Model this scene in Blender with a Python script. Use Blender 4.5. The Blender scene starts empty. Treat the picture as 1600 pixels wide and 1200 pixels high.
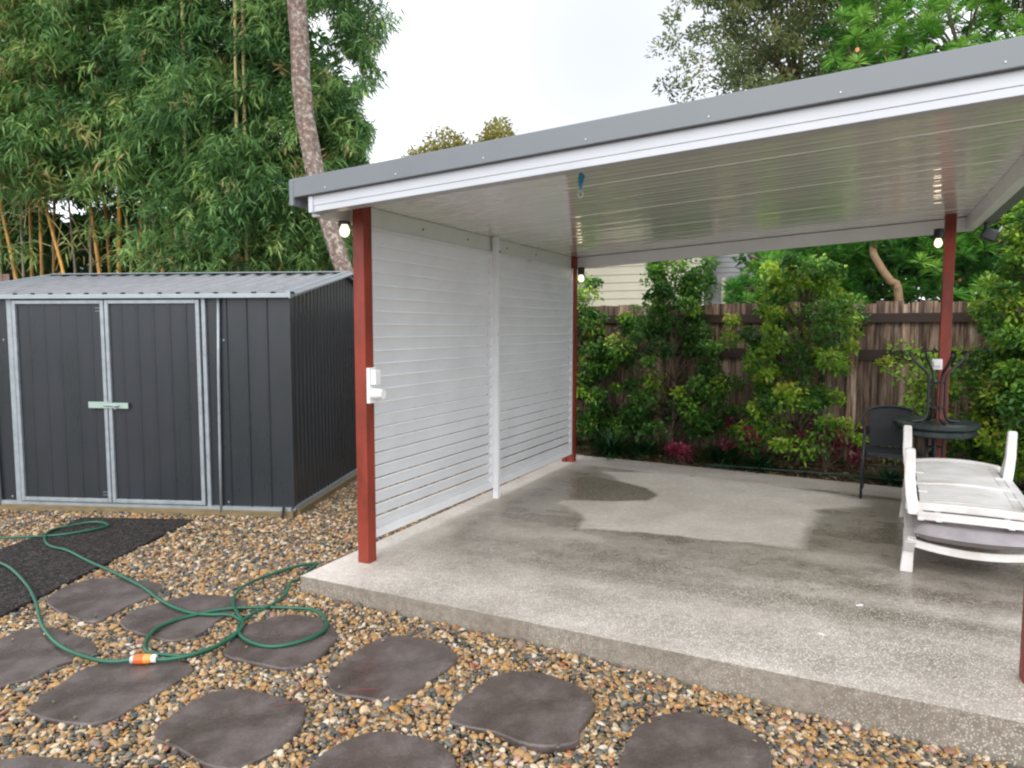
import bpy, math, random
import numpy as np
from mathutils import Vector, Matrix
rng = np.random.default_rng(7); random.seed(7)
sc = bpy.context.scene
COL = sc.collection
R = math.radians

# ---------------------------------------------------------------- camera, world, light
F, PITCH, H = 1106.0, 0.0777, 1.6
cam = bpy.data.cameras.new('camera'); cam_o = bpy.data.objects.new('camera', cam); COL.objects.link(cam_o)
cam.sensor_width = 36; cam.lens = 36*F/1600; cam.clip_end = 2000; cam.clip_start = .05
cam_o.location = (0, 0, H); cam_o.rotation_euler = (math.pi/2-PITCH, 0, 0)
sc.camera = cam_o
sc.view_settings.view_transform = 'Standard'; sc.view_settings.look = 'None'
sc.view_settings.exposure = 1.12; sc.view_settings.gamma = 1
sc.cycles.filter_width = 2.2
sc.cycles.max_bounces = 8; sc.cycles.transparent_max_bounces = 8
SUN_EL, SUN_AZ = R(36), R(202)            # overcast: the sun is only a soft brightening behind the cloud
wd = bpy.data.worlds.new('World'); sc.world = wd; wd.use_nodes = True
nt = wd.node_tree; nt.nodes.clear()
wo = nt.nodes.new('ShaderNodeOutputWorld'); bg = nt.nodes.new('ShaderNodeBackground')
sky = nt.nodes.new('ShaderNodeTexSky'); sky.sky_type = 'NISHITA'; sky.sun_disc = False
sky.sun_elevation = SUN_EL; sky.sun_rotation = SUN_AZ
mixw = nt.nodes.new('ShaderNodeMixRGB'); mixw.inputs[0].default_value = .93
tc = nt.nodes.new('ShaderNodeTexCoord'); nz = nt.nodes.new('ShaderNodeTexNoise')
nz.inputs['Scale'].default_value = 1.6; nz.inputs['Detail'].default_value = 4
rmp = nt.nodes.new('ShaderNodeValToRGB')
rmp.color_ramp.elements[0].position = .35; rmp.color_ramp.elements[0].color = (6.2, 6.6, 7.6, 1)
rmp.color_ramp.elements[1].position = .6; rmp.color_ramp.elements[1].color = (11.8, 11.9, 12.2, 1)
nt.links.new(tc.outputs['Generated'], nz.inputs['Vector']); nt.links.new(nz.outputs['Fac'], rmp.inputs[0])
nt.links.new(sky.outputs[0], mixw.inputs[1]); nt.links.new(rmp.outputs[0], mixw.inputs[2])
dt = nt.nodes.new('ShaderNodeVectorMath'); dt.operation = 'DOT_PRODUCT'; dt.inputs[1].default_value = (.12, .925, .36)
mr0 = nt.nodes.new('ShaderNodeMapRange'); mr0.inputs[1].default_value = .90; mr0.inputs[2].default_value = 1.0; mr0.inputs[3].default_value = 0; mr0.inputs[4].default_value = 1
mc = nt.nodes.new('ShaderNodeMixRGB'); mc.inputs[2].default_value = (4.2, 4.4, 4.9, 1)
nt.links.new(tc.outputs['Generated'], dt.inputs[0]); nt.links.new(dt.outputs['Value'], mr0.inputs[0]); nt.links.new(mr0.outputs[0], mc.inputs[0]); nt.links.new(mixw.outputs[0], mc.inputs[1])
nt.links.new(mc.outputs[0], bg.inputs['Color']); bg.inputs['Strength'].default_value = .1
nt.links.new(bg.outputs[0], wo.inputs[0])
sun = bpy.data.lights.new('sun', 'SUN'); sun.energy = .95; sun.angle = R(55); sun.color = (1, .97, .93)
sun_o = bpy.data.objects.new('sun', sun); COL.objects.link(sun_o)
sun_o.rotation_euler = (R(54), 0, R(-22))

# ---------------------------------------------------------------- geometry of the place
cp, sp = math.cos(PITCH), math.sin(PITCH)
def ray(x, y):
    a, b = (x-800)/F, (y-600)/F
    return np.array([a, cp-b*sp, -sp-b*cp])
YP = -.4615
EX = np.array([math.cos(YP), math.sin(YP), 0]); EY = np.array([-math.sin(YP), math.cos(YP), 0])
def gz_uv(u):                              # gravel level falls away a little towards the right
    t = min(max((u-1.6)/2.4, 0), 1)
    return -.10-.08*t
def gnd(x, y, z=0.0):
    r = ray(x, y); t = (z-H)/r[2]
    return np.array([r[0]*t, r[1]*t, z])
PO = gnd(469.5, 900)
def puv(p): d = np.asarray(p)-PO; return d[..., 0]*EX[0]+d[..., 1]*EX[1], d[..., 0]*EY[0]+d[..., 1]*EY[1]
def gg(x, y, dz=0.0):                      # point on the gravel seen at pixel x, y
    z = -.1
    for _ in range(5):
        p = gnd(x, y, z+dz); z = gz_uv(puv(p)[0])
    return gnd(x, y, z+dz)
def W(u, v, z=0.0): return PO+EX*u+EY*v+np.array([0, 0, z])
SO = np.array([-1.996, 6.327, 0]); SY = -.1034
SX = np.array([math.cos(SY), math.sin(SY), 0]); SYV = np.array([-math.sin(SY), math.cos(SY), 0])
def at(x, y, dist):                        # point at pixel x, y at forward distance dist
    r = ray(x, y); t = dist/r[1]
    return np.array([r[0]*t, dist, H+r[2]*t])

# ---------------------------------------------------------------- materials
MATS = {}
def new_mat(name):
    m = bpy.data.materials.new(name); m.use_nodes = True; n = m.node_tree
    for x in list(n.nodes): n.nodes.remove(x)
    o = n.nodes.new('ShaderNodeOutputMaterial'); b = n.nodes.new('ShaderNodeBsdfPrincipled')
    n.links.new(b.outputs[0], o.inputs[0])
    return m, n, b, o
def N(n, t, **k):
    x = n.nodes.new(t)
    for a, v in k.items():
        if hasattr(x, a): setattr(x, a, v)
        else: x.inputs[a.replace('_', ' ')].default_value = v
    return x
def ramp(n, stops):
    r = n.nodes.new('ShaderNodeValToRGB'); e = r.color_ramp.elements
    while len(e) < len(stops): e.new(.5)
    for q, (p, c) in zip(e, stops): q.position = p; q.color = tuple(c)+(1,)
    return r
def coords(n, kind='Object', scale=(1, 1, 1)):
    t = n.nodes.new('ShaderNodeTexCoord'); m = n.nodes.new('ShaderNodeMapping'); m.inputs['Scale'].default_value = scale
    n.links.new(t.outputs[kind], m.inputs[0]); return m.outputs[0]
def plain(name, c, rough=.5, metal=0.0, var=.15, scale=6, bump=0.0, bscale=60, stretch=(1, 1, 1), spec=.5, dirt=None):
    """paint / metal / plastic: base colour with broken-up tone, roughness variation and fine bump"""
    if name in MATS: return MATS[name]
    m, n, b, o = new_mat(name)
    v = coords(n, 'Object', stretch)
    z = N(n, 'ShaderNodeTexNoise', Scale=scale, Detail=8, Roughness=.62); n.links.new(v, z.inputs['Vector'])
    c = np.array(c)
    c2 = c*(1-var) if dirt is None else np.array(dirt)
    r = ramp(n, [(.32, c2), (.55, c), (.75, np.minimum(c*(1+var*.5), .95))]); n.links.new(z.outputs['Fac'], r.inputs[0])
    n.links.new(r.outputs[0], b.inputs['Base Color'])
    mr = N(n, 'ShaderNodeMapRange'); mr.inputs[3].default_value = max(rough-.1, .03); mr.inputs[4].default_value = min(rough+.12, 1)
    n.links.new(z.outputs['Fac'], mr.inputs[0]); n.links.new(mr.outputs[0], b.inputs['Roughness'])
    b.inputs['Metallic'].default_value = metal; b.inputs['Specular IOR Level'].default_value = spec
    if bump:
        z2 = N(n, 'ShaderNodeTexNoise', Scale=bscale, Detail=4); n.links.new(v, z2.inputs['Vector'])
        bp = N(n, 'ShaderNodeBump', Strength=bump, Distance=.01); n.links.new(z2.outputs['Fac'], bp.inputs['Height'])
        n.links.new(bp.outputs[0], b.inputs['Normal'])
    MATS[name] = m
    return m
def leaf_mat(name, stops, rough=.42, trans=.25):
    """leaf: colour by a per-leaf value: old to young growth, plus painted depth shade"""
    if name in MATS: return MATS[name]
    m, n, b, o = new_mat(name)
    a = N(n, 'ShaderNodeAttribute', attribute_name='age')
    r = ramp(n, stops); n.links.new(a.outputs['Fac'], r.inputs[0])
    n.links.new(r.outputs[0], b.inputs['Base Color']); b.inputs['Roughness'].default_value = rough
    b.inputs['Specular IOR Level'].default_value = .35
    t = N(n, 'ShaderNodeBsdfTranslucent'); n.links.new(r.outputs[0], t.inputs[0])
    mx = N(n, 'ShaderNodeMixShader'); mx.inputs[0].default_value = trans
    n.links.new(b.outputs[0], mx.inputs[1]); n.links.new(t.outputs[0], mx.inputs[2]); n.links.new(mx.outputs[0], o.inputs[0])
    MATS[name] = m
    return m
def emit(name, c, s):
    m, n, b, o = new_mat(name); b.inputs['Base Color'].default_value = tuple(c)+(1,)
    b.inputs['Emission Color'].default_value = tuple(c)+(1,); b.inputs['Emission Strength'].default_value = s
    return m

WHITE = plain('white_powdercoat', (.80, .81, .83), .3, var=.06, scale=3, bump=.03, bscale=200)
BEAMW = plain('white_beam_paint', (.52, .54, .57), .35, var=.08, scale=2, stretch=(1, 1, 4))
SCRW = plain('white_slat_paint', (.80, .82, .84), .35, var=.07, scale=3)
FASCIA = plain('grey_fascia_paint', (.165, .182, .195), .38, var=.08, scale=2)
RED = plain('red_oxide_post_paint', (.225, .030, .013), .5, var=.45, scale=7, stretch=(1, 1, .35), bump=.3, bscale=80)
GALV = plain('galvanised_steel', (.33, .37, .39), .42, metal=.35, var=.18, scale=14)
SHEDG = plain('charcoal_sheet_metal', (.026, .030, .036), .28, var=.15, scale=1.6, stretch=(1, 1, .4), dirt=(.022, .027, .028))
ROOFG = plain('shed_roof_sheet', (.31, .31, .325), .42, metal=.3, var=.15, scale=5)
TIMB = plain('treated_timber', (.20, .15, .075), .75, var=.4, scale=8, bump=.4, bscale=40, stretch=(1, 6, 6))
BLACKM = plain('black_powdercoat', (.018, .02, .024), .38, var=.2, scale=10)
BLACKW = plain('black_wicker', (.02, .022, .026), .5, var=.3, scale=30, bump=.8, bscale=150)
RESIN = plain('white_resin', (.74, .72, .70), .42, var=.1, scale=5, dirt=(.62, .57, .52), bump=.06, bscale=60)
RESIN2 = plain('weathered_grey_resin', (.42, .40, .40), .55, var=.15, scale=6, dirt=(.34, .31, .31))
HOSE = plain('green_hose_rubber', (.008, .095, .05), .32, var=.25, scale=5)
ORANGE = plain('orange_plastic', (.75, .12, .02), .35, var=.1)
AMBER = plain('amber_plastic', (.85, .30, .06), .35, var=.1)
GREYP = plain('grey_plastic', (.45, .47, .46), .4, var=.1)
WPLAST = plain('white_plastic', (.78, .78, .77), .38, var=.04)
BARK = plain('bark', (.16, .11, .075), .85, var=.4, scale=12, bump=.8, bscale=40)

# ---------------------------------------------------------------- mesh builder
class MB:
    def __init__(s): s.v = []; s.f = []
    def add(s, vs, fs):
        o = len(s.v); s.v += [tuple(map(float, p)) for p in vs]; s.f += [tuple(i+o for i in q) for q in fs]
    def box(s, c, d, rot=None, taper=1.0):
        x, y, z = d[0]/2, d[1]/2, d[2]/2
        P = [Vector((sx*x*(taper if sz > 0 else 1), sy*y*(taper if sz > 0 else 1), sz*z)) for sz in (-1, 1) for sy in (-1, 1) for sx in (-1, 1)]
        if rot is not None: P = [rot @ p for p in P]
        s.add([(p.x+c[0], p.y+c[1], p.z+c[2]) for p in P],
              [(0, 2, 3, 1), (4, 5, 7, 6), (0, 1, 5, 4), (2, 6, 7, 3), (0, 4, 6, 2), (1, 3, 7, 5)])
    def tube(s, path, r, n=8, cap=True, closed=False):
        P = [Vector(p) for p in path]; m = len(P)
        rr = r if hasattr(r, '__len__') else [r]*m
        vs = []; fs = []
        prev = None
        for i, p in enumerate(P):
            if closed: t = P[(i+1) % m]-P[i-1]
            else: t = P[min(i+1, m-1)]-P[max(i-1, 0)]
            t.normalize()
            if prev is None:
                a = Vector((0, 0, 1)) if abs(t.z) < .9 else Vector((1, 0, 0))
                a = (a-t*a.dot(t)).normalized()
            else: a = (prev-t*prev.dot(t)).normalized()
            prev = a; b = t.cross(a)
            for k in range(n):
                th = 2*math.pi*k/n
                vs.append(p+(a*math.cos(th)+b*math.sin(th))*rr[i])
        for i in range(m if closed else m-1):
            j = (i+1) % m
            for k in range(n):
                l = (k+1) % n
                fs.append((i*n+k, i*n+l, j*n+l, j*n+k))
        if cap and not closed: fs.append(tuple(range(n-1, -1, -1))); fs.append(tuple((m-1)*n+k for k in range(n)))
        s.add(vs, fs)
    def lathe(s, prof, c=(0, 0, 0), n=20, rot=None):
        vs = []; fs = []
        for (r, z) in prof:
            for k in range(n):
                th = 2*math.pi*k/n; p = Vector((r*math.cos(th), r*math.sin(th), z))
                if rot is not None: p = rot @ p
                vs.append((p.x+c[0], p.y+c[1], p.z+c[2]))
        for i in range(len(prof)-1):
            for k in range(n):
                l = (k+1) % n; fs.append((i*n+k, i*n+l, (i+1)*n+l, (i+1)*n+k))
        fs.append(tuple(range(n-1, -1, -1))); fs.append(tuple((len(prof)-1)*n+k for k in range(n)))
        s.add(vs, fs)
    def prism(s, poly, z0, z1, inset=0.0):
        """upright prism; with inset the top edge is rounded off"""
        n = len(poly); c = np.mean(np.array([p[:2] for p in poly]), 0)
        rings = [(z0, 0)] + ([(z1-inset, 0), (z1-inset*.35, .3), (z1, 1)] if inset else [(z1, 0)])
        vs = []
        for z, k in rings:
            for p in poly:
                d = np.array(p[:2])-c; L = np.linalg.norm(d); q = c+d*(1-inset*k/L)
                vs.append((q[0], q[1], z))
        fs = []
        for i in range(len(rings)-1):
            for k in range(n): l = (k+1) % n; fs.append((i*n+k, i*n+l, (i+1)*n+l, (i+1)*n+k))
        fs.append(tuple((len(rings)-1)*n+k for k in range(n))); fs.append(tuple(range(n-1, -1, -1)))
        s.add(vs, fs)
    def build(s, name, mat, parent=None, smooth=False, bevel=0.0, origin=None):
        me = bpy.data.meshes.new(name)
        v = np.array(s.v)
        o = bpy.data.objects.new(name, me)
        if origin is not None: v = v-np.array(origin); o.location = origin
        me.from_pydata(v.tolist(), [], s.f); me.update()
        me.materials.append(mat)
        COL.objects.link(o)
        if smooth: me.polygons.foreach_set('use_smooth', [True]*len(me.polygons))
        if parent is not None: o.parent = parent
        if bevel:
            b = o.modifiers.new('bevel', 'BEVEL'); b.width = bevel; b.segments = 2; b.limit_method = 'ANGLE'; b.angle_limit = R(40)
        return o
def tag(o, label=None, cat=None, group=None, kind=None):
    if label: o['label'] = label
    if cat: o['category'] = cat
    if group: o['group'] = group
    if kind: o['kind'] = kind
    return o
def thing(name, label, cat, loc=(0, 0, 0), rz=0.0, group=None):
    o = bpy.data.objects.new(name, None); o.empty_display_size = .2; COL.objects.link(o)
    o.location = loc; o.rotation_euler = (0, 0, rz)
    return tag(o, label, cat, group)
def copy_tree(o, loc=None, rz=None, label=None, parent=None):
    kids = [c for c in bpy.data.objects if c.parent == o]
    c = o.copy(); COL.objects.link(c); c.parent = parent
    if loc is not None: c.location = loc
    if rz is not None: c.rotation_euler = (0, 0, rz)
    if label: c['label'] = label
    for k in kids: copy_tree(k, parent=c)
    return c
def cr(pts, per=8, closed=False):          # smooth curve through points
    P = [np.array(p, float) for p in pts]; n = len(P); out = []
    rng_ = range(n if closed else n-1)
    for i in rng_:
        a, b, c, d = (P[(i-1) % n] if closed or i > 0 else P[0]), P[i], P[(i+1) % n], (P[(i+2) % n] if closed or i+2 < n else P[-1])
        for k in range(per):
            t = k/per
            out.append(.5*((2*b)+(-a+c)*t+(2*a-5*b+4*c-d)*t*t+(-a+3*b-3*c+d)*t**3))
    if not closed: out.append(P[-1])
    return out
def inpoly(px, py, poly):
    poly = np.asarray(poly); r = np.zeros(len(px), bool); j = len(poly)-1
    for i in range(len(poly)):
        xi, yi = poly[i][:2]; xj, yj = poly[j][:2]
        c = ((yi > py) != (yj > py)) & (px < (xj-xi)*(py-yi)/(yj-yi+1e-12)+xi)
        r ^= c; j = i
    return r

# ---------------------------------------------------------------- leaves
def unit(a): return a/np.maximum(np.linalg.norm(a, axis=-1, keepdims=True), 1e-9)
def leaf_mesh(name, P, D, L, Wd, age, mat, parent=None, origin=(0, 0, 0), droop=.2, broad=False, up=None):
    """P base points, D directions, L lengths, Wd widths, age 0..1 per leaf; each leaf folded along its midrib"""
    n = len(P); D = unit(D); L = np.broadcast_to(L, (n,))[:, None]; Wd = np.broadcast_to(Wd, (n,))[:, None]
    U = unit(np.array([0, 0, 1.])+rng.normal(0, .55, (n, 3))) if up is None else up
    S = unit(np.cross(D, U)); Nn = np.cross(S, D)
    dz = np.array([0, 0, -1.])*L*droop
    P = P-np.array(origin)
    if broad:
        a = P+D*L*.28; b = P+D*L*.68+dz*.4; tip = P+D*L+dz
        v = np.stack([P, a-S*Wd*.42+Nn*Wd*.12, a+S*Wd*.42+Nn*Wd*.12, b-S*Wd*.4+Nn*Wd*.1, b+S*Wd*.4+Nn*Wd*.1, tip], 1).reshape(-1, 3)
        f = np.array([[0, 2, 4, 5], [0, 5, 3, 1]]); k = 6
    else:
        a = P+D*L*.42+dz*.25; tip = P+D*L+dz
        v = np.stack([P, a-S*Wd*.5+Nn*Wd*.15, a+S*Wd*.5+Nn*Wd*.15, tip], 1).reshape(-1, 3)
        f = np.array([[0, 2, 3], [0, 3, 1]]); k = 4
    fc = (f[None]+(np.arange(n)*k)[:, None, None]).reshape(-1)
    m = f.shape[1]; me = bpy.data.meshes.new(name)
    me.vertices.add(len(v)); me.vertices.foreach_set('co', v.astype(np.float32).ravel())
    me.loops.add(len(fc)); me.loops.foreach_set('vertex_index', fc.astype(np.int32))
    me.polygons.add(2*n); me.polygons.foreach_set('loop_start', np.arange(0, len(fc), m, dtype=np.int32))
    me.update(calc_edges=True); me.validate()
    at_ = me.attributes.new('age', 'FLOAT', 'FACE'); at_.data.foreach_set('value', np.repeat(np.broadcast_to(age, (n,)), 2).astype(np.float32))
    me.materials.append(mat)
    o = bpy.data.objects.new(name, me); COL.objects.link(o)
    if parent is not None: o.parent = parent
    return o

# ---------------------------------------------------------------- scattered pebbles / chips (one object, geometry nodes)
def pebble_src(name, mat, flat, seed, n=1):
    import bmesh
    bm = bmesh.new(); bmesh.ops.create_icosphere(bm, subdivisions=2, radius=1)
    rs = np.random.default_rng(seed); ax = rs.uniform(.6, 1.15, 3); ax[2] *= flat
    k = rs.normal(0, 1, (5, 3)); k = unit(k)
    for v in bm.verts:
        c = np.array(v.co); s = 1+sum(-.13*max(0, float(c@q)-.45) for q in k)*1.6
        v.co = Vector(c*ax*s)
    me = bpy.data.meshes.new(name); bm.to_mesh(me); bm.free(); me.materials.append(mat)
    me.polygons.foreach_set('use_smooth', [True]*len(me.polygons))
    return bpy.data.objects.new(name, me)
def scatter(name, P, rot, scl, srcs, parent=None):
    c = bpy.data.collections.new(name+'_shapes')
    for s in srcs: c.objects.link(s)
    me = bpy.data.meshes.new(name); me.vertices.add(len(P)); me.vertices.foreach_set('co', P.astype(np.float32).ravel()); me.update()
    a = me.attributes.new('rot', 'FLOAT_VECTOR', 'POINT'); a.data.foreach_set('vector', rot.astype(np.float32).ravel())
    a = me.attributes.new('scl', 'FLOAT_VECTOR', 'POINT'); a.data.foreach_set('vector', scl.astype(np.float32).ravel())
    o = bpy.data.objects.new(name, me); COL.objects.link(o)
    g = bpy.data.node_groups.new(name, 'GeometryNodeTree')
    g.interface.new_socket('Geometry', in_out='INPUT', socket_type='NodeSocketGeometry')
    g.interface.new_socket('Geometry', in_out='OUTPUT', socket_type='NodeSocketGeometry')
    gi = g.nodes.new('NodeGroupInput'); go = g.nodes.new('NodeGroupOutput')
    ip = g.nodes.new('GeometryNodeInstanceOnPoints'); ci = g.nodes.new('GeometryNodeCollectionInfo')
    ci.inputs['Collection'].default_value = c; ci.inputs['Separate Children'].default_value = True; ci.inputs['Reset Children'].default_value = True
    ip.inputs['Pick Instance'].default_value = True
    rv = g.nodes.new('FunctionNodeRandomValue'); rv.data_type = 'INT'
    rv.inputs[4].default_value = 0; rv.inputs[5].default_value = len(srcs)-1
    nr = g.nodes.new('GeometryNodeInputNamedAttribute'); nr.data_type = 'FLOAT_VECTOR'; nr.inputs[0].default_value = 'rot'
    ns = g.nodes.new('GeometryNodeInputNamedAttribute'); ns.data_type = 'FLOAT_VECTOR'; ns.inputs[0].default_value = 'scl'
    e = g.nodes.new('FunctionNodeEulerToRotation')
    L = g.links.new
    L(gi.outputs[0], ip.inputs['Points']); L(ci.outputs[0], ip.inputs['Instance']); L(rv.outputs[2], ip.inputs['Instance Index'])
    L(nr.outputs[0], e.inputs[0]); L(e.outputs[0], ip.inputs['Rotation']); L(ns.outputs[0], ip.inputs['Scale']); L(ip.outputs[0], go.inputs[0])
    md = o.modifiers.new('scatter', 'NODES'); md.node_group = g
    return o

# ================================================================= GROUND
m, n, b, o_ = new_mat('soil')
v = coords(n, 'Object'); z = N(n, 'ShaderNodeTexNoise', Scale=3, Detail=10, Roughness=.7); n.links.new(v, z.inputs['Vector'])
r = ramp(n, [(.35, (.05, .04, .027)), (.55, (.11, .085, .055)), (.7, (.08, .075, .04))]); n.links.new(z.outputs['Fac'], r.inputs[0])
n.links.new(r.outputs[0], b.inputs['Base Color']); b.inputs['Roughness'].default_value = .9
SOIL = m
g = MB()
xs = np.concatenate([[-400, -80], np.arange(-14, 14.1, .5), [80, 400]]); ys = np.concatenate([[-400, -60], np.arange(-3, 20.1, .5), [80, 600]])
pts = []
for y in ys:
    for x in xs:
        u, vv = puv((x, y, 0)); t = min(max((u-1.6)/2.4, 0), 1)
        d = -.128-.085*t; pts.append((x, y, d))
nx = len(xs)
g.add(pts, [(j*nx+i, j*nx+i+1, (j+1)*nx+i+1, (j+1)*nx+i) for j in range(len(ys)-1) for i in range(nx-1)])
tag(g.build('ground', SOIL), 'bare dark soil under the gravel and the trees', kind='structure')

# ---- stepping stones (traced on the ground)
STONES = [
 ([(72,935),(110,912),(160,902),(205,903),(245,910),(252,922),(235,932),(200,945),(165,965),(140,970),(105,962),(80,950)], 'brown stepping stone beside the black mat, green hose along its upper right edge'),
 ([(187,972),(205,955),(250,940),(300,929),(350,930),(385,940),(380,950),(345,965),(320,985),(275,1000),(240,996),(200,985)], 'brown stepping stone crossed by the green hose, upper half of the left coil'),
 ([(350,1020),(372,985),(400,970),(450,960),(500,965),(527,985),(520,1005),(490,1030),(455,1043),(410,1038),(375,1030)], 'brown stepping stone inside the right hand loop of green hose near the slab corner'),
 ([(0,997),(35,982),(85,980),(130,995),(153,1010),(140,1022),(100,1035),(50,1058),(10,1070),(-40,1075),(-80,1050),(-50,1010)], 'brown stepping stone cut by the left edge of the picture under the curving hose'),
 ([(44,1108),(90,1070),(130,1045),(200,1027),(260,1028),(303,1042),(290,1055),(240,1085),(180,1120),(140,1130),(95,1128),(60,1118)], 'brown stepping stone just under the orange hose connector'),
 ([(237,1147),(270,1115),(320,1085),(370,1075),(420,1082),(470,1098),(478,1115),(460,1145),(420,1175),(370,1200),(330,1195),(270,1165)], 'brown stepping stone with pale scuffs and a red twig, below the hose coil'),
 ([(512,1055),(540,1030),(590,998),(640,993),(690,1003),(713,1020),(710,1035),(675,1060),(640,1085),(600,1094),(570,1090),(520,1080)], 'brown stepping stone right of the hose loops, close to the slab edge'),
 ([(710,1105),(740,1075),(780,1052),(830,1050),(880,1065),(920,1085),(928,1110),(910,1140),(900,1165),(860,1172),(820,1165),(770,1145),(715,1130)], 'squarish dark brown stepping stone, second from the right along the slab'),
 ([(480,1200),(530,1160),(580,1142),(630,1145),(690,1165),(715,1195),(700,1230),(640,1270),(540,1275),(480,1240)], 'brown stepping stone cut by the bottom edge left of the middle'),
 ([(965,1200),(975,1165),(1000,1130),(1050,1112),(1110,1120),(1170,1145),(1205,1180),(1200,1230),(1150,1270),(1050,1280),(980,1250)], 'large dark brown stepping stone, rightmost, cut by the bottom edge'),
 ([(-20,1195),(30,1182),(90,1182),(150,1196),(200,1220),(180,1260),(80,1290),(-30,1280)], 'brown stepping stone at the bottom left corner, only its top showing'),
]
m, n, b, o_ = new_mat('wet_brown_stone')
v = coords(n, 'Object'); z = N(n, 'ShaderNodeTexNoise', Scale=7, Detail=9, Roughness=.65); n.links.new(v, z.inputs['Vector'])
r = ramp(n, [(.3, (.052, .039, .033)), (.5, (.082, .064, .056)), (.66, (.12, .098, .089)), (.78, (.18, .16, .152))]); n.links.new(z.outputs['Fac'], r.inputs[0])
zf = N(n, 'ShaderNodeTexNoise', Scale=90, Detail=3); n.links.new(v, zf.inputs['Vector'])
fr = ramp(n, [(.3, (.72, .70, .68)), (.7, (1.25, 1.25, 1.25))]); n.links.new(zf.outputs['Fac'], fr.inputs[0])
mx = N(n, 'ShaderNodeMixRGB', blend_type='MULTIPLY'); mx.inputs[0].default_value = .8; n.links.new(r.outputs[0], mx.inputs[1]); n.links.new(fr.outputs[0], mx.inputs[2])
ws = N(n, 'ShaderNodeTexNoise', Scale=3.2, Detail=12, Roughness=.78, Distortion=.6); n.links.new(coords(n, 'Object', (1, 2.2, 1)), ws.inputs['Vector'])
wr = ramp(n, [(.60, (0, 0, 0)), (.78, (.75, .75, .75))]); n.links.new(ws.outputs['Fac'], wr.inputs[0])
m2_ = N(n, 'ShaderNodeMixRGB'); n.links.new(wr.outputs[0], m2_.inputs[0]); n.links.new(mx.outputs[0], m2_.inputs[1]); m2_.inputs[2].default_value = (.26, .235, .23, 1)
n.links.new(m2_.outputs[0], b.inputs['Base Color'])
z3 = N(n, 'ShaderNodeTexNoise', Scale=4, Detail=3); n.links.new(v, z3.inputs['Vector'])
mr = N(n, 'ShaderNodeMapRange'); mr.inputs[1].default_value = .35; mr.inputs[2].default_value = .65; mr.inputs[3].default_value = .13; mr.inputs[4].default_value = .5
n.links.new(z3.outputs['Fac'], mr.inputs[0]); n.links.new(mr.outputs[0], b.inputs['Roughness'])
bp = N(n, 'ShaderNodeBump', Strength=.25, Distance=.01); n.links.new(z.outputs['Fac'], bp.inputs['Height']); n.links.new(bp.outputs[0], b.inputs['Normal'])
STONE = m
stone_polys = []
for px, lab in STONES:
    q = [gg(x, y, .010) for x, y in px]; q = cr(q, 5, closed=True); zt = q[0][2]
    c = np.mean(q, 0); stone_polys.append([p[:2] for p in q])
    s = MB(); loc = (c[0], c[1], zt-.045)
    qn = len(q); jit = np.interp(np.arange(qn), np.arange(0, qn+3, 3), rng.normal(0, .0035, len(np.arange(0, qn+3, 3))))+rng.normal(0, .0012, qn)
    s.prism([(p[0]-c[0]+j_*(p[0]-c[0])/.25, p[1]-c[1]+j_*(p[1]-c[1])/.25) for p, j_ in zip(q, jit)], 0, .045, .008)
    o = s.build('stepping_stone', STONE, smooth=False); o.location = loc
    o.data.polygons.foreach_set('use_smooth', [len(p.vertices) == 4 for p in o.data.polygons])
    tag(o, lab, 'stepping stone', 'stepping stones set in the gravel')

# ---- black mat
mat_px = [(302, 811), (127, 808), (100, 822), (0, 857), (-260, 960), (-330, 1030), (-80, 1005), (0, 962)]
matp = [gg(x, y, .012) for x, y in mat_px]
m, n, b, o_ = new_mat('black_rubber_crumb')
v = coords(n, 'Object'); z = N(n, 'ShaderNodeTexVoronoi', Scale=75); n.links.new(v, z.inputs['Vector'])
r = ramp(n, [(0, (.008, .007, .006)), (.45, (.021, .018, .017)), (.75, (.065, .052, .045)), (1, (.16, .13, .11))]); n.links.new(z.outputs['Color'], r.inputs[0])
n.links.new(r.outputs[0], b.inputs['Base Color']); b.inputs['Roughness'].default_value = .8; b.inputs['Specular IOR Level'].default_value = .25
bp = N(n, 'ShaderNodeBump', Strength=1, Distance=.02); n.links.new(z.outputs['Distance'], bp.inputs['Height']); n.links.new(bp.outputs[0], b.inputs['Normal'])
s = MB(); c = np.mean(matp, 0); mp = []
for i in range(len(matp)):
    a, bb = matp[i], matp[(i+1) % len(matp)]
    for k in range(6):
        q = a+(bb-a)*k/6; mp.append((q[0]-c[0]+rng.normal(0, .004), q[1]-c[1]+rng.normal(0, .004)))
s.prism(mp[::-1], 0, .02, .006); o = s.build('rubber_mat', m); o.location = (c[0], c[1], c[2]-.02)
tag(o, 'black rubber crumb mat lying on the gravel before the shed doors', 'mat')

# ---- slab
SL = [(0, 0), (6.6, 0), (6.6, 4.40), (3.598, 4.66), (-.08, 4.965)]      # u, v outline
m, n, b, o_ = new_mat('exposed_aggregate_concrete')
v = coords(n, 'Object')
wet = N(n, 'ShaderNodeAttribute', attribute_name='wet')
nb = N(n, 'ShaderNodeTexNoise', Scale=22, Detail=6, Roughness=.7); n.links.new(v, nb.inputs['Vector'])
nl = N(n, 'ShaderNodeTexNoise', Scale=2.2, Detail=5, Roughness=.6); n.links.new(v, nl.inputs['Vector'])
vo = N(n, 'ShaderNodeTexVoronoi', Scale=92); vo.feature = 'F1'; n.links.new(v, vo.inputs['Vector'])
vo2 = N(n, 'ShaderNodeTexVoronoi', Scale=60); n.links.new(v, vo2.inputs['Vector'])
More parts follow.
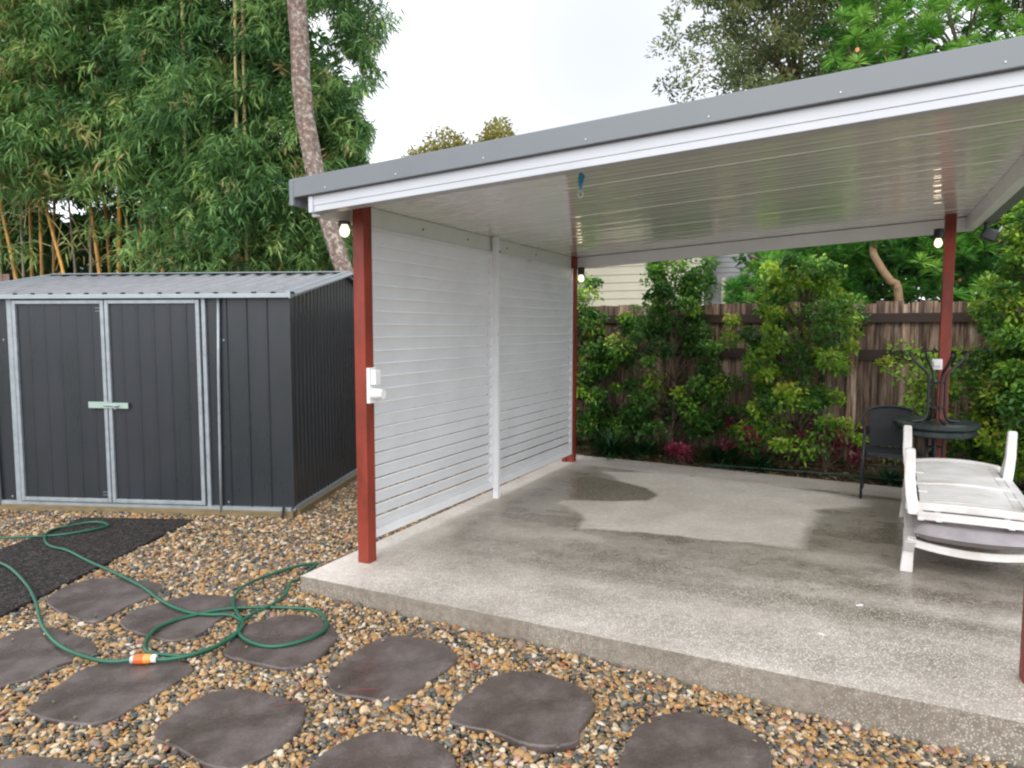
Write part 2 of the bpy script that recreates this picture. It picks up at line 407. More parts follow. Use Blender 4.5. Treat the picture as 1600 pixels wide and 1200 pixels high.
# matrix colour dry / wet
dry = ramp(n, [(.3, (.46, .415, .36)), (.7, (.66, .61, .545))]); n.links.new(nb.outputs['Fac'], dry.inputs[0])
wtc = ramp(n, [(.3, (.135, .114, .087)), (.7, (.255, .222, .18))]); n.links.new(nb.outputs['Fac'], wtc.inputs[0])
bm_ = N(n, 'ShaderNodeMixRGB'); n.links.new(wet.outputs['Fac'], bm_.inputs[0]); n.links.new(dry.outputs[0], bm_.inputs[1]); n.links.new(wtc.outputs[0], bm_.inputs[2])
# pale stone flecks
fl = ramp(n, [(.30, (1, 1, 1)), (.44, (0, 0, 0))]); n.links.new(vo.outputs['Distance'], fl.inputs[0])
pick = ramp(n, [(.28, (0, 0, 0)), (.36, (1, 1, 1))]); n.links.new(vo.outputs['Color'], pick.inputs[0])
fm = N(n, 'ShaderNodeMath', operation='MULTIPLY'); n.links.new(fl.outputs[0], fm.inputs[0]); n.links.new(pick.outputs[0], fm.inputs[1])
fk = N(n, 'ShaderNodeAttribute', attribute_name='fleck')
fm2 = N(n, 'ShaderNodeMath', operation='MULTIPLY'); n.links.new(fm.outputs[0], fm2.inputs[0]); n.links.new(fk.outputs['Fac'], fm2.inputs[1])
mf = N(n, 'ShaderNodeMixRGB'); n.links.new(fm2.outputs[0], mf.inputs[0]); n.links.new(bm_.outputs[0], mf.inputs[1]); mf.inputs[2].default_value = (.70, .67, .61, 1)
sh = ramp(n, [(.3, (.82, .80, .78)), (.7, (1.08, 1.08, 1.08))]); n.links.new(nl.outputs['Fac'], sh.inputs[0])
ml = N(n, 'ShaderNodeMixRGB', blend_type='MULTIPLY'); ml.inputs[0].default_value = 1; n.links.new(mf.outputs[0], ml.inputs[1]); n.links.new(sh.outputs[0], ml.inputs[2])
n.links.new(ml.outputs[0], b.inputs['Base Color'])
mr = N(n, 'ShaderNodeMapRange'); mr.inputs[3].default_value = .75; mr.inputs[4].default_value = .2
n.links.new(wet.outputs['Fac'], mr.inputs[0]); n.links.new(mr.outputs[0], b.inputs['Roughness'])
bp = N(n, 'ShaderNodeBump', Strength=.35, Distance=.004); n.links.new(vo.outputs['Distance'], bp.inputs['Height']); n.links.new(bp.outputs[0], b.inputs['Normal'])
CONC = m
# slab mesh: fine grid on top carrying how wet each spot is
du = .03; U = np.arange(0, 6.6+du/2, du); nv = 166
def vmax(u): return 4.965-.083*(u+.08) if u < 3.6 else 4.66-(u-3.6)*.087
TT = np.linspace(0, 1, nv)
gu = np.repeat(U[:, None], nv, 1); gv = np.array([[vmax(u)*t for t in TT] for u in U])
gu = gu-.08*(gv/4.965)*(gu < 1)*(1-np.minimum(gu, 1))
dry_px = [(935,736),(990,738),(1060,741),(1180,755),(1290,770),(1350,782),(1352,790),(1275,797),(1262,830),(1250,856),(1150,847),(1000,832),(905,826),(905,822),(916,812),(905,800),(870,785),(890,782),(960,783),(1015,782),(1027,774),(1012,763),(970,752),(955,742)]
pud_px = [(888,748),(930,744),(968,752),(1010,763),(1027,774),(1012,782),(950,783),(888,780)]
def touv(px): return [tuple(puv(gnd(x, y))) for x, y in px]
def sdist(pu, pv, poly):
    poly = np.array(poly); d = np.full(len(pu), 9e9)
    for i in range(len(poly)):
        a = poly[i]; b2 = poly[(i+1) % len(poly)]; e = b2-a; t = np.clip(((pu-a[0])*e[0]+(pv-a[1])*e[1])/(e@e+1e-12), 0, 1)
        d = np.minimum(d, np.hypot(pu-a[0]-t*e[0], pv-a[1]-t*e[1]))
    return np.where(inpoly(pu, pv, poly), -d, d)
def vnoise(x, y, s, seed):
    rs = np.random.default_rng(seed); G = rs.random((64, 64)); x = x*s+17; y = y*s+23
    xi = np.floor(x).astype(int); yi = np.floor(y).astype(int); fx = x-xi; fy = y-yi; fx = fx*fx*(3-2*fx); fy = fy*fy*(3-2*fy)
    g_ = lambda i, j: G[i % 64, j % 64]
    return (g_(xi, yi)*(1-fx)+g_(xi+1, yi)*fx)*(1-fy)+(g_(xi, yi+1)*(1-fx)+g_(xi+1, yi+1)*fx)*fy
fu, fv = gu.ravel(), gv.ravel()
def fbm(u, v, s, seed): return (vnoise(u, v, s, seed)+.5*vnoise(u, v, s*2.1, seed+1)+.25*vnoise(u, v, s*4.3, seed+2))/1.75
wob = (fbm(fu, fv, 6, 3)-.5)*.10
sd = sdist(fu, fv, touv(dry_px))+wob*.7; sp_ = sdist(fu, fv, touv(pud_px))+wob*.5
sstep = lambda x, a, c: np.clip((x-a)/(c-a), 0, 1)
base = .80+1.0*(fbm(fu*.5, fv*1.9, 2.2, 11)-.5)+.35*(fbm(fu, fv, 9, 21)-.5)
base *= sstep(fu+wob*1.5, .22, .42)*.85+.15*sstep(fu, -.1, .3)             # dry strip beneath the screen
base *= (.50+.50*sstep(fv+wob*2+.25*(fbm(fu, fv, 1.3, 31)-.5), .15, 1.25))  # splash-dried front band
base = np.where(fv > 4.35-.06*fu, base*.45, base)
soft = .02+.07*sstep(fu, 2.4, 3.3)
wetv = np.clip(base, 0, 1)
kd = np.clip((sd+soft)/(2*soft), 0, 1); wetv = wetv*kd+.04*(1-kd)
kp = np.clip((sp_+.02)/.04, 0, 1); wetv = wetv*kp+.95*(1-kp)
wetv = np.clip(wetv, 0, 1)
fleck = np.clip(.50+.60*(1-sstep(fv, .1, 1.6))*(.5+.8*sstep(fu, 1, 3.5))+.2*(fbm(fu, fv, 3, 41)-.5), .15, 1)
nU = len(U)
vt = [W(a, c_, 0) for a, c_ in zip(fu, fv)]
fc = [(i*nv+j, (i+1)*nv+j, (i+1)*nv+j+1, i*nv+j+1) for i in range(nU-1) for j in range(nv-1)]
me = bpy.data.meshes.new('patio_slab')
nb_ = len(vt); rim = [i*nv for i in range(nU)]+[(nU-1)*nv+j for j in range(1, nv)]+[i*nv+nv-1 for i in range(nU-2, -1, -1)]+[j for j in range(nv-2, 0, -1)]
low = []
for i in rim: p = vt[i]; low.append((p[0], p[1], -.28))
allv = [tuple(p) for p in vt]+low+[tuple(vt[i]) for i in rim]
k0 = nb_+len(rim)
sf = [(nb_+a, nb_+(a+1) % len(rim), k0+(a+1) % len(rim), k0+a) for a in range(len(rim))]
me.from_pydata(allv, [], fc+sf); me.update(); me.materials.append(CONC)
rw = np.concatenate([wetv, np.full(2*len(rim), .86)]); rx_ = np.array([W(0,0)[:2]*0+np.array(vt[i])[:2] for i in rim]); fr_ = np.clip(.1+1.5*(fbm(rx_[:, 0], rx_[:, 1], 2.6, 77)-.25), .05, .85); rf = np.concatenate([fleck, fr_, fr_*.5])
A = me.attributes.new('wet', 'FLOAT', 'POINT'); A.data.foreach_set('value', rw.astype(np.float32))
A = me.attributes.new('fleck', 'FLOAT', 'POINT'); A.data.foreach_set('value', rf.astype(np.float32))
slab = bpy.data.objects.new('patio_slab', me); COL.objects.link(slab)
tag(slab, 'exposed aggregate concrete slab, partly wet from rain', kind='structure')

# ---- gravel
def pebble_mat(name, stops, rough=(.22, .5)):
    m, n, b, o = new_mat(name)
    oi = N(n, 'ShaderNodeObjectInfo'); r = ramp(n, stops); r.color_ramp.interpolation = 'LINEAR'
    n.links.new(oi.outputs['Random'], r.inputs[0])
    v = coords(n, 'Object'); z = N(n, 'ShaderNodeTexNoise', Scale=2.2, Detail=4); n.links.new(v, z.inputs['Vector'])
    mr = N(n, 'ShaderNodeMapRange'); mr.inputs[3].default_value = .62; mr.inputs[4].default_value = 1.3; n.links.new(z.outputs['Fac'], mr.inputs[0])
    mx = N(n, 'ShaderNodeVectorMath', operation='SCALE'); n.links.new(r.outputs[0], mx.inputs[0]); n.links.new(mr.outputs[0], mx.inputs['Scale'])
    n.links.new(mx.outputs[0], b.inputs['Base Color'])
    b.inputs['Roughness'].default_value = rough[0]; b.inputs['Specular IOR Level'].default_value = .4
    return m
PEB = pebble_mat('river_pebbles', [(0, (.036, .040, .036)), (.12, (.072, .076, .067)), (.23, (.15, .143, .115)), (.31, (.06, .048, .038)), (.38, (.21, .15, .085)), (.50, (.31, .19, .08)),
    (.64, (.38, .20, .06)), (.72, (.38, .24, .11)), (.80, (.46, .33, .18)), (.87, (.50, .40, .27)), (.92, (.52, .46, .37)), (.96, (.30, .09, .035)), (1, (.16, .15, .13))])
srcs = [pebble_src('pebble', PEB, [.55, .75, .62, .85, .5, .7][i], 50+i) for i in range(6)]
def grid_pts(x0, x1, y0, y1, sp):
    nx, ny = int((x1-x0)/sp), int((y1-y0)/sp)
    X, Y = np.meshgrid(x0+(np.arange(nx)+.5)*sp, y0+(np.arange(ny)+.5)*sp)
    X = X.ravel()+rng.uniform(-.5, .5, X.size)*sp; Y = Y.ravel()+rng.uniform(-.5, .5, Y.size)*sp
    return X, Y
def in_view(X, Y, m=.35, z=-.1):           # only where the photograph could see, with a margin to each side
    return (np.abs(X+.3) < Y*.78+m+2.2) & (Y > 1.4)
Xs, Ys, Ss, Zs = [], [], [], []
for (y0, y1, spc, s0, dz) in ((1.5, 4.6, .0185, .0138, 0), (4.6, 9.0, .0215, .0152, 0), (1.5, 4.6, .034, .0168, .007), (4.6, 9.0, .038, .018, .006)):
    X, Y = grid_pts(-9.5, 4.6, y0, y1, spc); k = in_view(X, Y); X, Y = X[k], Y[k]
    Xs.append(X); Ys.append(Y); Ss.append(np.full(len(X), s0)*rng.lognormal(0, .24, len(X))); Zs.append(np.full(len(X), dz))
X, Y, S, Z = map(np.concatenate, (Xs, Ys, Ss, Zs))
u, vv = puv(np.stack([X, Y, 0*X], -1))
keep = ~((u > -.012) & (vv > -.012) & (u < 7))
sx = (X-SO[0])*SX[0]+(Y-SO[1])*SX[1]; sy = (X-SO[0])*SYV[0]+(Y-SO[1])*SYV[1]
keep &= ~((sx < .03) & (sy > -.03)) & (vv < 6.0)
for poly in stone_polys:
    inside = inpoly(X, Y, poly); keep &= ~inside | (sdist(X, Y, poly) > -.008)
keep &= ~inpoly(X, Y, [p[:2] for p in matp])
X, Y, S, Z, u = X[keep], Y[keep], S[keep], Z[keep], u[keep]
gzv = -.10-.08*np.clip((u-1.6)/2.4, 0, 1)
und = (fbm(X, Y, 2.3, 61)-.5)*.014
P = np.stack([X, Y, gzv+und+Z-.014+rng.normal(0, .0035, len(X))], -1)
ex_ = []
for (px, py) in ((105,990),(96,1008),(385,1012),(70,992),(410,975),(505,988),(118,1122),(84,1098),(300,1186),(262,1160),(452,1092),(640,1090),(530,1075),(872,1168),(905,1120),(735,1082),(598,1002),(1180,1160),(985,1150),(232,1030),(215,908),(150,964),(20,1000),(1015,1128)):
    ex_.append(gg(px, py, .016)+[0, 0, .006])
ex_ = np.array(ex_); P = np.concatenate([P, ex_]); X = P[:, 0]; S = np.concatenate([S, rng.uniform(.009, .014, len(ex_))])
rot = np.stack([rng.normal(0, .45, len(X)), rng.normal(0, .45, len(X)), rng.uniform(0, 6.28, len(X))], -1)
scl = np.stack([S*rng.uniform(.85, 1.35, len(X)), S*rng.uniform(.75, 1.0, len(X)), S*rng.uniform(.8, 1.0, len(X))], -1)
gr = scatter('gravel', P, rot, scl, srcs); tag(gr, 'wet river pebbles in amber, cream and grey', 'gravel', kind='stuff')
print('pebbles', len(P))

# ---- garden bed mulch
BED = [W(-1.2, 4.99, -.05), W(3.6, 4.69, -.05), W(9, 4.2, -.05), W(9, 7.2, -.05), W(-1.2, 7.2, -.05)]
s = MB(); s.prism([p[:2] for p in BED], -.3, -.045); tag(s.build('garden_bed', SOIL), 'dark soil of the garden bed behind the slab', kind='structure')
MUL = pebble_mat('mulch_chips', [(0, (.03, .018, .01)), (.4, (.07, .04, .02)), (.6, (.12, .065, .03)), (.75, (.19, .12, .06)), (.9, (.30, .23, .14)), (1, (.09, .1, .03))])
ms = [pebble_src('chip', MUL, .22, 80+i) for i in range(4)]
X, Y = grid_pts(-1, 9.5, 5.5, 12, .042); u, vv = puv(np.stack([X, Y, 0*X], -1))
k = (vv > 5.0-.085*np.maximum(u, 0)) & (vv < 6.5) & (u > -1) & (u < 8.4); X, Y = X[k], Y[k]
P = np.stack([X, Y, -.04+rng.uniform(0, .02, len(X))], -1)
q = scatter('mulch', P, np.stack([rng.normal(0, .35, len(X)), rng.normal(0, .35, len(X)), rng.uniform(0, 6.3, len(X))], -1),
    np.stack([rng.uniform(.02, .05, len(X)), rng.uniform(.012, .025, len(X)), rng.uniform(.012, .02, len(X))], -1), ms)
tag(q, 'brown bark mulch and fallen leaves under the shrubs', 'mulch', kind='stuff')

# ================================================================= PATIO COVER
def patio(name, label, cat, group=None, u=0, v=0, z=0): return thing(name, label, cat, tuple(W(u, v, z)), YP, group)
pc = patio('patio_cover', 'white and grey patio roof on red posts over the concrete slab', 'patio cover')
SLP = .053
def bz(u): return 2.31+SLP*u                # underside of the beams
posts = [(.205, .43), (.098, 4.5), (3.90, 4.32), (3.965, .43)]
for i, (pu, pv) in enumerate(posts):
    s = MB(); top = bz(pu)+.132; s.box((pu, pv, top/2), (.09, .09, top)); p = s.build('post', RED, pc, bevel=.004)
    if i == 1:
        s = MB(); s.box((pu-.075, pv-.02, .035), (.055, .075, .07)); s.build('foot_bracket', RED, p, bevel=.004)
UL, UR = .13, 4.12
def sloped_box(s, u0, u1, v0, v1, z0, z1):
    """beam running in u and following the roof slope; z0/z1 relative to bz"""
    P = []
    for u_ in (u0, u1):
        for (v_, z_) in ((v0, z0), (v1, z0), (v1, z1), (v0, z1)): P.append((u_, v_, bz(u_)+z_))
    s.add(P, [(0, 3, 2, 1), (4, 5, 6, 7), (0, 1, 5, 4), (1, 2, 6, 5), (2, 3, 7, 6), (3, 0, 4, 7)])
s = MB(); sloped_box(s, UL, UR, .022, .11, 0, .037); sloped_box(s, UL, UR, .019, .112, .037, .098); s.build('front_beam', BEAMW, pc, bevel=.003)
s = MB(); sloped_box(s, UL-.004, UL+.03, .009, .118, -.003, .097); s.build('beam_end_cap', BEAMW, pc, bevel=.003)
s = MB(); sloped_box(s, .05, UR, 4.60, 4.66, 0, .13); s.build('rear_beam', WHITE, pc, bevel=.003)
s = MB()
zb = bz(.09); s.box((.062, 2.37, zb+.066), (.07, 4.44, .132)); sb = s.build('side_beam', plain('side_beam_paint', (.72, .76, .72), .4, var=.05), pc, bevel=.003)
for v_ in (1.32, 2.02, 2.78, 3.45):
    t = MB(); t.lathe([(.008, 0), (.008, .005), (.003, .006)], (.098, v_, zb+.062), 8, Matrix.Rotation(math.pi/2, 3, 'Y')); t.build('bolt', BLACKM, sb)
s = MB(); s.box((4.085, 2.36, bz(4.08)+.066), (.07, 4.46, .132)); s.build('side_beam', WHITE, pc, bevel=.003)
# ceiling: glossy ribbed underside of the roof panels
m, n, b, o_ = new_mat('glossy_white_ceiling')
b.inputs['Base Color'].default_value = (.90, .91, .87, 1); b.inputs['Roughness'].default_value = .13; b.inputs['Specular IOR Level'].default_value = 1.0; b.inputs['Coat Weight'].default_value = 1; b.inputs['Coat Roughness'].default_value = .06; b.inputs['Coat IOR'].default_value = 1.6
z = N(n, 'ShaderNodeTexNoise', Scale=5, Detail=4); n.links.new(coords(n, 'Object', (.35, 8, 1)), z.inputs['Vector'])
bp = N(n, 'ShaderNodeBump', Strength=.06, Distance=.01); n.links.new(z.outputs['Fac'], bp.inputs['Height']); n.links.new(bp.outputs[0], b.inputs['Normal'])
CEIL = m
s = MB(); prof = []; v_ = .114; k = 0
while v_ < 4.6:
    if k % 10 == 9: prof += [(v_, 0), (v_+.003, .005), (v_+.009, .005), (v_+.012, 0)]
    t = [0, .0005, -.0003, .0006, -.0005][k % 5]
    prof += [(v_+.018, t), (v_+.048, -t), (v_+.056, .0018), (v_+.090, .0018+t)]
    v_ += .1; k += 1
prof = [q for q in prof if q[0] < 4.595]+[(4.598, 0)]
us = np.linspace(.045, 4.12, 2)
P = [(u_, a, bz(u_)+.134+c_) for u_ in us for a, c_ in prof]; npf = len(prof)
s.add(P, [(i, i+npf, i+1+npf, i+1) for i in range(npf-1)]); s.build('ceiling', CEIL, pc)
s = MB(); sloped_box(s, .03, 4.2, .03, 4.72, .15, .196); s.build('roof_sheet', plain('roof_top', (.30, .32, .34), .4), pc)
# grey barge on the front, gutters on the sides
s = MB(); sloped_box(s, -.005, 4.26, -.012, .030, .1, .215); ba = s.build('front_barge', FASCIA, pc, bevel=.004)
for u_ in (.28, .8, 1.37, 1.95, 2.55, 3.1, 3.68):
    t = MB(); t.lathe([(.004, 0), (.004, .002), (.003, .004)], (u_, -.012, bz(u_)+.128), 8, Matrix.Rotation(math.pi/2, 3, 'X')); t.build('rivet', WPLAST, ba)
def gutter(u0, u1, zt, zb_):
    s = MB(); s.add([(u0, .03, zb_), (u1, .03, zb_), (u1, .03, zt), (u0, .03, zt), (u0, 4.75, zb_), (u1, 4.75, zb_), (u1, 4.75, zt), (u0, 4.75, zt)],
        [(0, 1, 2, 3), (4, 7, 6, 5), (0, 4, 5, 1), (0, 3, 7, 4), (1, 5, 6, 2)]); return s.build('gutter', FASCIA, pc)
s = MB(); s.box((.012, -.001, 2.44), (.034, .03, .155)); s.build('gutter_end', FASCIA, pc, bevel=.003)
gutter(-.005, .035, 2.505, 2.365); gutter(4.122, 4.26, bz(4.1)+.21, bz(4.1)+.05)
s = MB(); sloped_box(s, .03, 4.2, 4.665, 4.74, .05, .215); s.build('rear_barge', FASCIA, pc)
# louvre screens
def louvre(v0, v1, nm='privacy_screen'):
    s = MB(); u0 = .122
    for va, vb, za, zb2 in ((v0, v1, .105, .165), (v0, v1, 2.250, 2.303)): s.box((u0, (va+vb)/2, (za+zb2)/2), (.032, vb-va, zb2-za))
    s.box((u0, v0+.022, 1.2075), (.032, .044, 2.085)); s.box((u0, v1-.022, 1.2075), (.032, .044, 2.085))
    pn = s.build(nm, WHITE, pc, bevel=.002)
    t = MB(); pitch = .0918
    for k in range(23):
        zc = .165+pitch*(k+.5)-.003
        if zc > 2.245: break
        t.box((u0-.003, (v0+v1)/2, zc), (.102, v1-v0-.09, .007), Matrix.Rotation(R(-62), 3, 'Y'))
        ca_, sa_ = 1.03*math.cos(R(62)), 1.03*math.sin(R(62)); t.tube([(u0-.003+.049*ca_, v0+.046, zc+.049*sa_), (u0-.003+.049*ca_, v1-.046, zc+.049*sa_)], .007, 6)
    t.build('slats', SCRW, pn)
louvre(.50, 2.415); louvre(2.478, 4.42)
s = MB(); s.box((.155, 2.447, 1.222), (.05, .05, 2.44)); sp2 = s.build('screen_post', WHITE, pc, bevel=.003)
t = MB(); t.lathe([(.009, 0), (.009, .006), (.004, .008)], (.18, 2.47, 2.31), 8, Matrix.Rotation(math.pi/2, 3, 'Y')); t.build('bolt', BLACKM, sp2)

# ---- lamps on the beams
LAMP = emit('lit_lamp_lens', (1, .80, .55), 1.0)
def wall_light(u_, v_, lab, zo=0.0, hh=.08):
    zt = bz(u_)+zo; t = patio('wall_light', lab, 'lamp', 'lit round lamps under the patio roof', u_, v_, zt-.13)
    s = MB(); s.lathe([(.026, .040), (.040, .046), (.041, .052), (.041, .045+hh), (.034, .05+hh)], n=20); s.build('lamp_housing', BLACKM, t, smooth=False)
    s = MB(); s.lathe([(.006, -.040), (.017, -.034), (.028, -.022), (.033, -.004), (.031, .014), (.024, .030), (.020, .042)], n=20); s.build('lamp_lens', LAMP, t, smooth=True)
    return t
wall_light(.10, .38, 'small round lamp glowing beside the red front left post, hung below the white beam end', .065, .012)
wall_light(.215, 4.48, 'small black cylinder lamp glowing beside the back left red post at the louvre screen end', .0)
wall_light(3.80, 4.20, 'small black cylinder lamp glowing beside the back right red post above the stacked table')
# flood light outside the right beam
t = patio('flood_light', 'dark floodlight with pale face hung outside the far right roof edge', 'floodlight', None, 4.22, 4.45, bz(4.2)-.07)
s = MB(); s.box((0, 0, 0), (.13, .10, .10), Matrix.Rotation(R(25), 3, 'Y')); s.box((-.03, 0, .08), (.03, .03, .12)); s.build('lamp_body', BLACKM, t, bevel=.012)
s = MB(); s.box((.074, -.0, .03), (.012, .09, .085), Matrix.Rotation(R(25), 3, 'Y')); s.build('lamp_face', GREYP, t, bevel=.003)

# ---- power outlets
t = patio('power_outlet', 'white weatherproof power outlet with switch fixed to the front left red post', 'power outlet', None, .2505, .43, 1.22)
s = MB(); s.box((.012, 0, 0), (.024, .078, .24)); s.build('back_plate', WPLAST, t, bevel=.004)
s = MB(); s.box((.045, .005, .055), (.04, .062, .10)); s.build('cover', WPLAST, t, bevel=.006)
s = MB(); s.lathe([(.036, 0), (.036, .045), (.03, .06), (.03, .085)], (.025, .0, -.055), 20, Matrix.Rotation(math.pi/2, 3, 'Y')); s.build('socket', WPLAST, t)
t = patio('power_outlet', 'white power outlet on the back right red post above the upturned table', 'power outlet', None, 3.84, 4.27, 1.27)
s = MB(); s.box((0, 0, 0), (.085, .05, .10)); s.build('back_plate', WPLAST, t, bevel=.006)
s = MB(); s.box((0, -.033, .01), (.06, .02, .05)); s.build('cover', WPLAST, t, bevel=.004)
# ---- hanging ornament
t = patio('hanging_ornament', 'small blue tassel ornament with a clear ring hanging from the ceiling', 'ornament', None, 1.805, .30, bz(1.8)-.075)
BLUE = plain('blue_cloth', (.05, .34, .62), .6, var=.4, scale=60); CLR = plain('clear_ring', (.5, .52, .5), .15, var=.05)
s = MB(); s.tube([(0, 0, .12), (0, 0, .21)], .0015, 6); s.build('cord', GREYP, t)
s = MB(); s.tube([(0, 0, .125), (.002, 0, .11), (0, .002, .075), (.001, 0, .045), (0, 0, .03)], [.004, .013, .015, .009, .007], 10)
s.tube([(0, 0, .125), (.017, .004, .105), (.019, .0, .085)], [.003, .005, .002], 6); s.build('tassel', BLUE, t, smooth=True)
s = MB(); s.tube([(.015*math.cos(a), 0, .005+.018*math.sin(a)) for a in np.linspace(0, 6.283, 17)[:-1]], .0035, 6, closed=True); s.build('ring', CLR, t, smooth=True)

# ================================================================= SHED
sh_ = thing('garden_shed', 'charcoal metal garden shed with grey roof and double doors', 'shed', tuple(SO), SY)
SWd, SD = 3.35, 3.0
def ribbed(s, p0, p1, ztop, z0, out, pitch=.19, rib=.028, dep=.012, bow=0.0, start=.06):
    """sheet wall between p0 and p1 (x,y); ztop(t) gives the height"""
    p0 = np.array(p0, float); p1 = np.array(p1, float); L = np.linalg.norm(p1-p0); d = (p1-p0)/L; o = np.array(out, float)
    pr = [(0, 0)]; x = start
    while x+rib < L:
        pr += [(x, 0), (x+rib*.28, dep), (x+rib*.72, dep), (x+rib, 0)]; x += pitch
    pr.append((L, 0))
    vs = []
    for a, h in pr:
        q = p0+d*a+o*h; vs += [(q[0], q[1], z0), (q[0], q[1], ztop(a/L))]
    s.add(vs, [(2*i, 2*i+2, 2*i+3, 2*i+1) for i in range(len(pr)-1)])
s = MB(); ribbed(s, (-SWd, 0), (-2.65, 0), lambda t: 1.9, -.03, (0, -1)); ribbed(s, (-.79, 0), (0, 0), lambda t: 1.9, -.03, (0, -1), start=.2)
ribbed(s, (0, 0), (0, SD), lambda t: 1.9+.27*(1-abs(2*t-1)), -.03, (1, 0), pitch=.092, rib=.034, dep=.009)
ribbed(s, (0, SD), (-SWd, SD), lambda t: 1.9, -.03, (0, 1)); ribbed(s, (-SWd, SD), (-SWd, 0), lambda t: 1.9+.27*(1-abs(2*t-1)), -.03, (-1, 0))
s.box((-1.72, .03, .93), (1.88, .01, 1.94)); s.build('wall', SHEDG, sh_)
s = MB(); s.box((.006, .012, .935), (.03, .03, 1.93)); s.build('corner_trim', SHEDG, sh_)
def door(x0, x1, lab):
    s = MB(); ribbed(s, (x0+.02, -.022), (x1-.02, -.022), lambda t: 1.845, .0, (0, -1), pitch=.155, rib=.03, dep=.008, start=.11)
    d = s.build('door', SHEDG, sh_); f = MB(); w = .034
    for a, c_ in ((x0, x0+w), (x1-w, x1)): f.box(((a+c_)/2, -.03, .927), (w, .03, 1.87))
    f.box(((x0+x1)/2, -.03, 1.845), (x1-x0-2*w-.002, .03, .034)); f.box(((x0+x1)/2, -.03, .009), (x1-x0-2*w-.002, .03, .034)); f.build('frame', GALV, d, bevel=.003)
    return d
d1 = door(-2.625, -1.722, ''); d2 = door(-1.712, -.808, '')
LATCH = plain('latch_steel', (.36, .47, .40), .4, metal=.2, var=.1)
s = MB(); s.box((-1.80, -.052, .905), (.20, .006, .058)); s.build('latch_bar', LATCH, d1)
s = MB(); s.box((-1.605, -.052, .900), (.185, .006, .052)); s.build('latch_bar', LATCH, d2)
s = MB(); s.tube([(-1.745, -.066, .905), (-1.60, -.066, .90)], .008, 8); s.tube([(-1.64, -.066, .90), (-1.63, -.09, .89), (-1.615, -.085, .87)], .007, 6); s.build('bolt', GALV, d2)
for zz in (1.79, .09):
    for i in range(3):
        for j in range(2): s = MB(); s.box((-1.80+i*.017, -.034, zz-j*.028), (.008, .004, .008)); s.build('rivet', GALV, d1)
s = MB()
s.box((-2.668, -.012, .935), (.05, .03, 1.93)); s.box((-.778, -.012, .935), (.036, .03, 1.93)); s.box((-1.72, -.014, 1.886), (1.84, .026, .026)); s.build('door_frame', GALV, sh_, bevel=.003)
s = MB(); s.box((-SWd/2, -.012, -.032), (SWd, .036, .030)); s.box((.012, SD/2, -.032), (.03, SD, .03)); s.build('bottom_rail', GALV, sh_)
s = MB(); s.tube([(-.665, -.028, -.07), (-.66, -.026, .5), (-.648, -.03, 1.2), (-.63, -.026, 1.9)], .013, 8); s.build('brace_strap', GALV, sh_, smooth=True)
s = MB(); s.tube([(-2.86, -.026, -.06), (-2.885, -.028, .9), (-2.87, -.026, 1.9)], .016, 8); s.build('brace_strap', GALV, sh_, smooth=True)
for x in (-.60, -2.75):
    for zz in (1.5, .02): s = MB(); s.box((x, -.006, zz), (.014, .008, .014)); s.build('screw', GALV, sh_)
# roof
s = MB(); rx0, rx1 = -SWd-.04, .045; rz0, rz1 = 1.905, 2.195; ry = 1.5
prof = []; x = rx0
while x < rx1-.03:
    prof += [(x, 0), (x+.085, 0), (x+.098, .022), (x+.135, .022), (x+.148, 0)]; x += .176
prof.append((rx1, 0)); P = []
for a, h in prof: P += [(a, -.06, rz0+h), (a, ry, rz1+h), (a, SD+.06, rz0+h)]
s.add(P, [(3*i, 3*i+3, 3*i+4, 3*i+1) for i in range(len(prof)-1)]+[(3*i+1, 3*i+4, 3*i+5, 3*i+2) for i in range(len(prof)-1)])
rf_ = s.build('roof', ROOFG, sh_)
TRIM = plain('roof_trim', (.34, .39, .41), .42, metal=.25, var=.12)
s = MB(); s.add([(rx0, ry-.10, rz1+.018), (rx1, ry-.10, rz1+.018), (rx1, ry, rz1+.036), (rx0, ry, rz1+.036), (rx1, ry+.10, rz1+.018), (rx0, ry+.10, rz1+.018)], [(0, 1, 2, 3), (3, 2, 4, 5)]); s.build('ridge_cap', TRIM, rf_)
s = MB(); s.box(((rx0+rx1)/2, -.062, rz0-.012), (rx1-rx0, .02, .038)); s.build('eave_trim', TRIM, rf_, bevel=.003)
for xx in (rx1, rx0):
    s = MB()
    for ya, za, yb, zb2 in ((-.075, rz0-.005, ry, rz1+.006), (ry, rz1+.006, SD+.075, rz0-.005)):
        s.add([(xx-.03, ya, za+.03), (xx+.012, ya, za+.03), (xx+.012, ya, za-.032), (xx-.03, yb, zb2+.03), (xx+.012, yb, zb2+.03), (xx+.012, yb, zb2-.032), (xx+.004, ya, za-.032), (xx+.004, yb, zb2-.032)],
              [(0, 1, 4, 3), (1, 2, 5, 4), (2, 6, 7, 5), (0, 6, 2, 1), (3, 4, 5, 7)])
    s.build('barge_trim', TRIM, rf_)
s = MB(); s.box((-SWd/2, -.0, -.085), (SWd+.04, .07, .075)); s.box((.02, SD/2+.04, -.085), (.07, SD+.0, .075)); s.build('base_timber', TIMB, sh_, bevel=.006)
o = MB(); o.tube([SO+SX*-.055+SYV*-.06+[0, 0, .0], SO+SX*-.06+SYV*-.065+[0, 0, -.05], SO+SX*-.075+SYV*-.08+[0, 0, -.12]], .013, 8)
tag(o.build('tie_down_stake', BLACKM, origin=tuple(SO+[-.07, -.08, -.11])), 'short black stake strapped to the front right corner of the shed', 'stake')

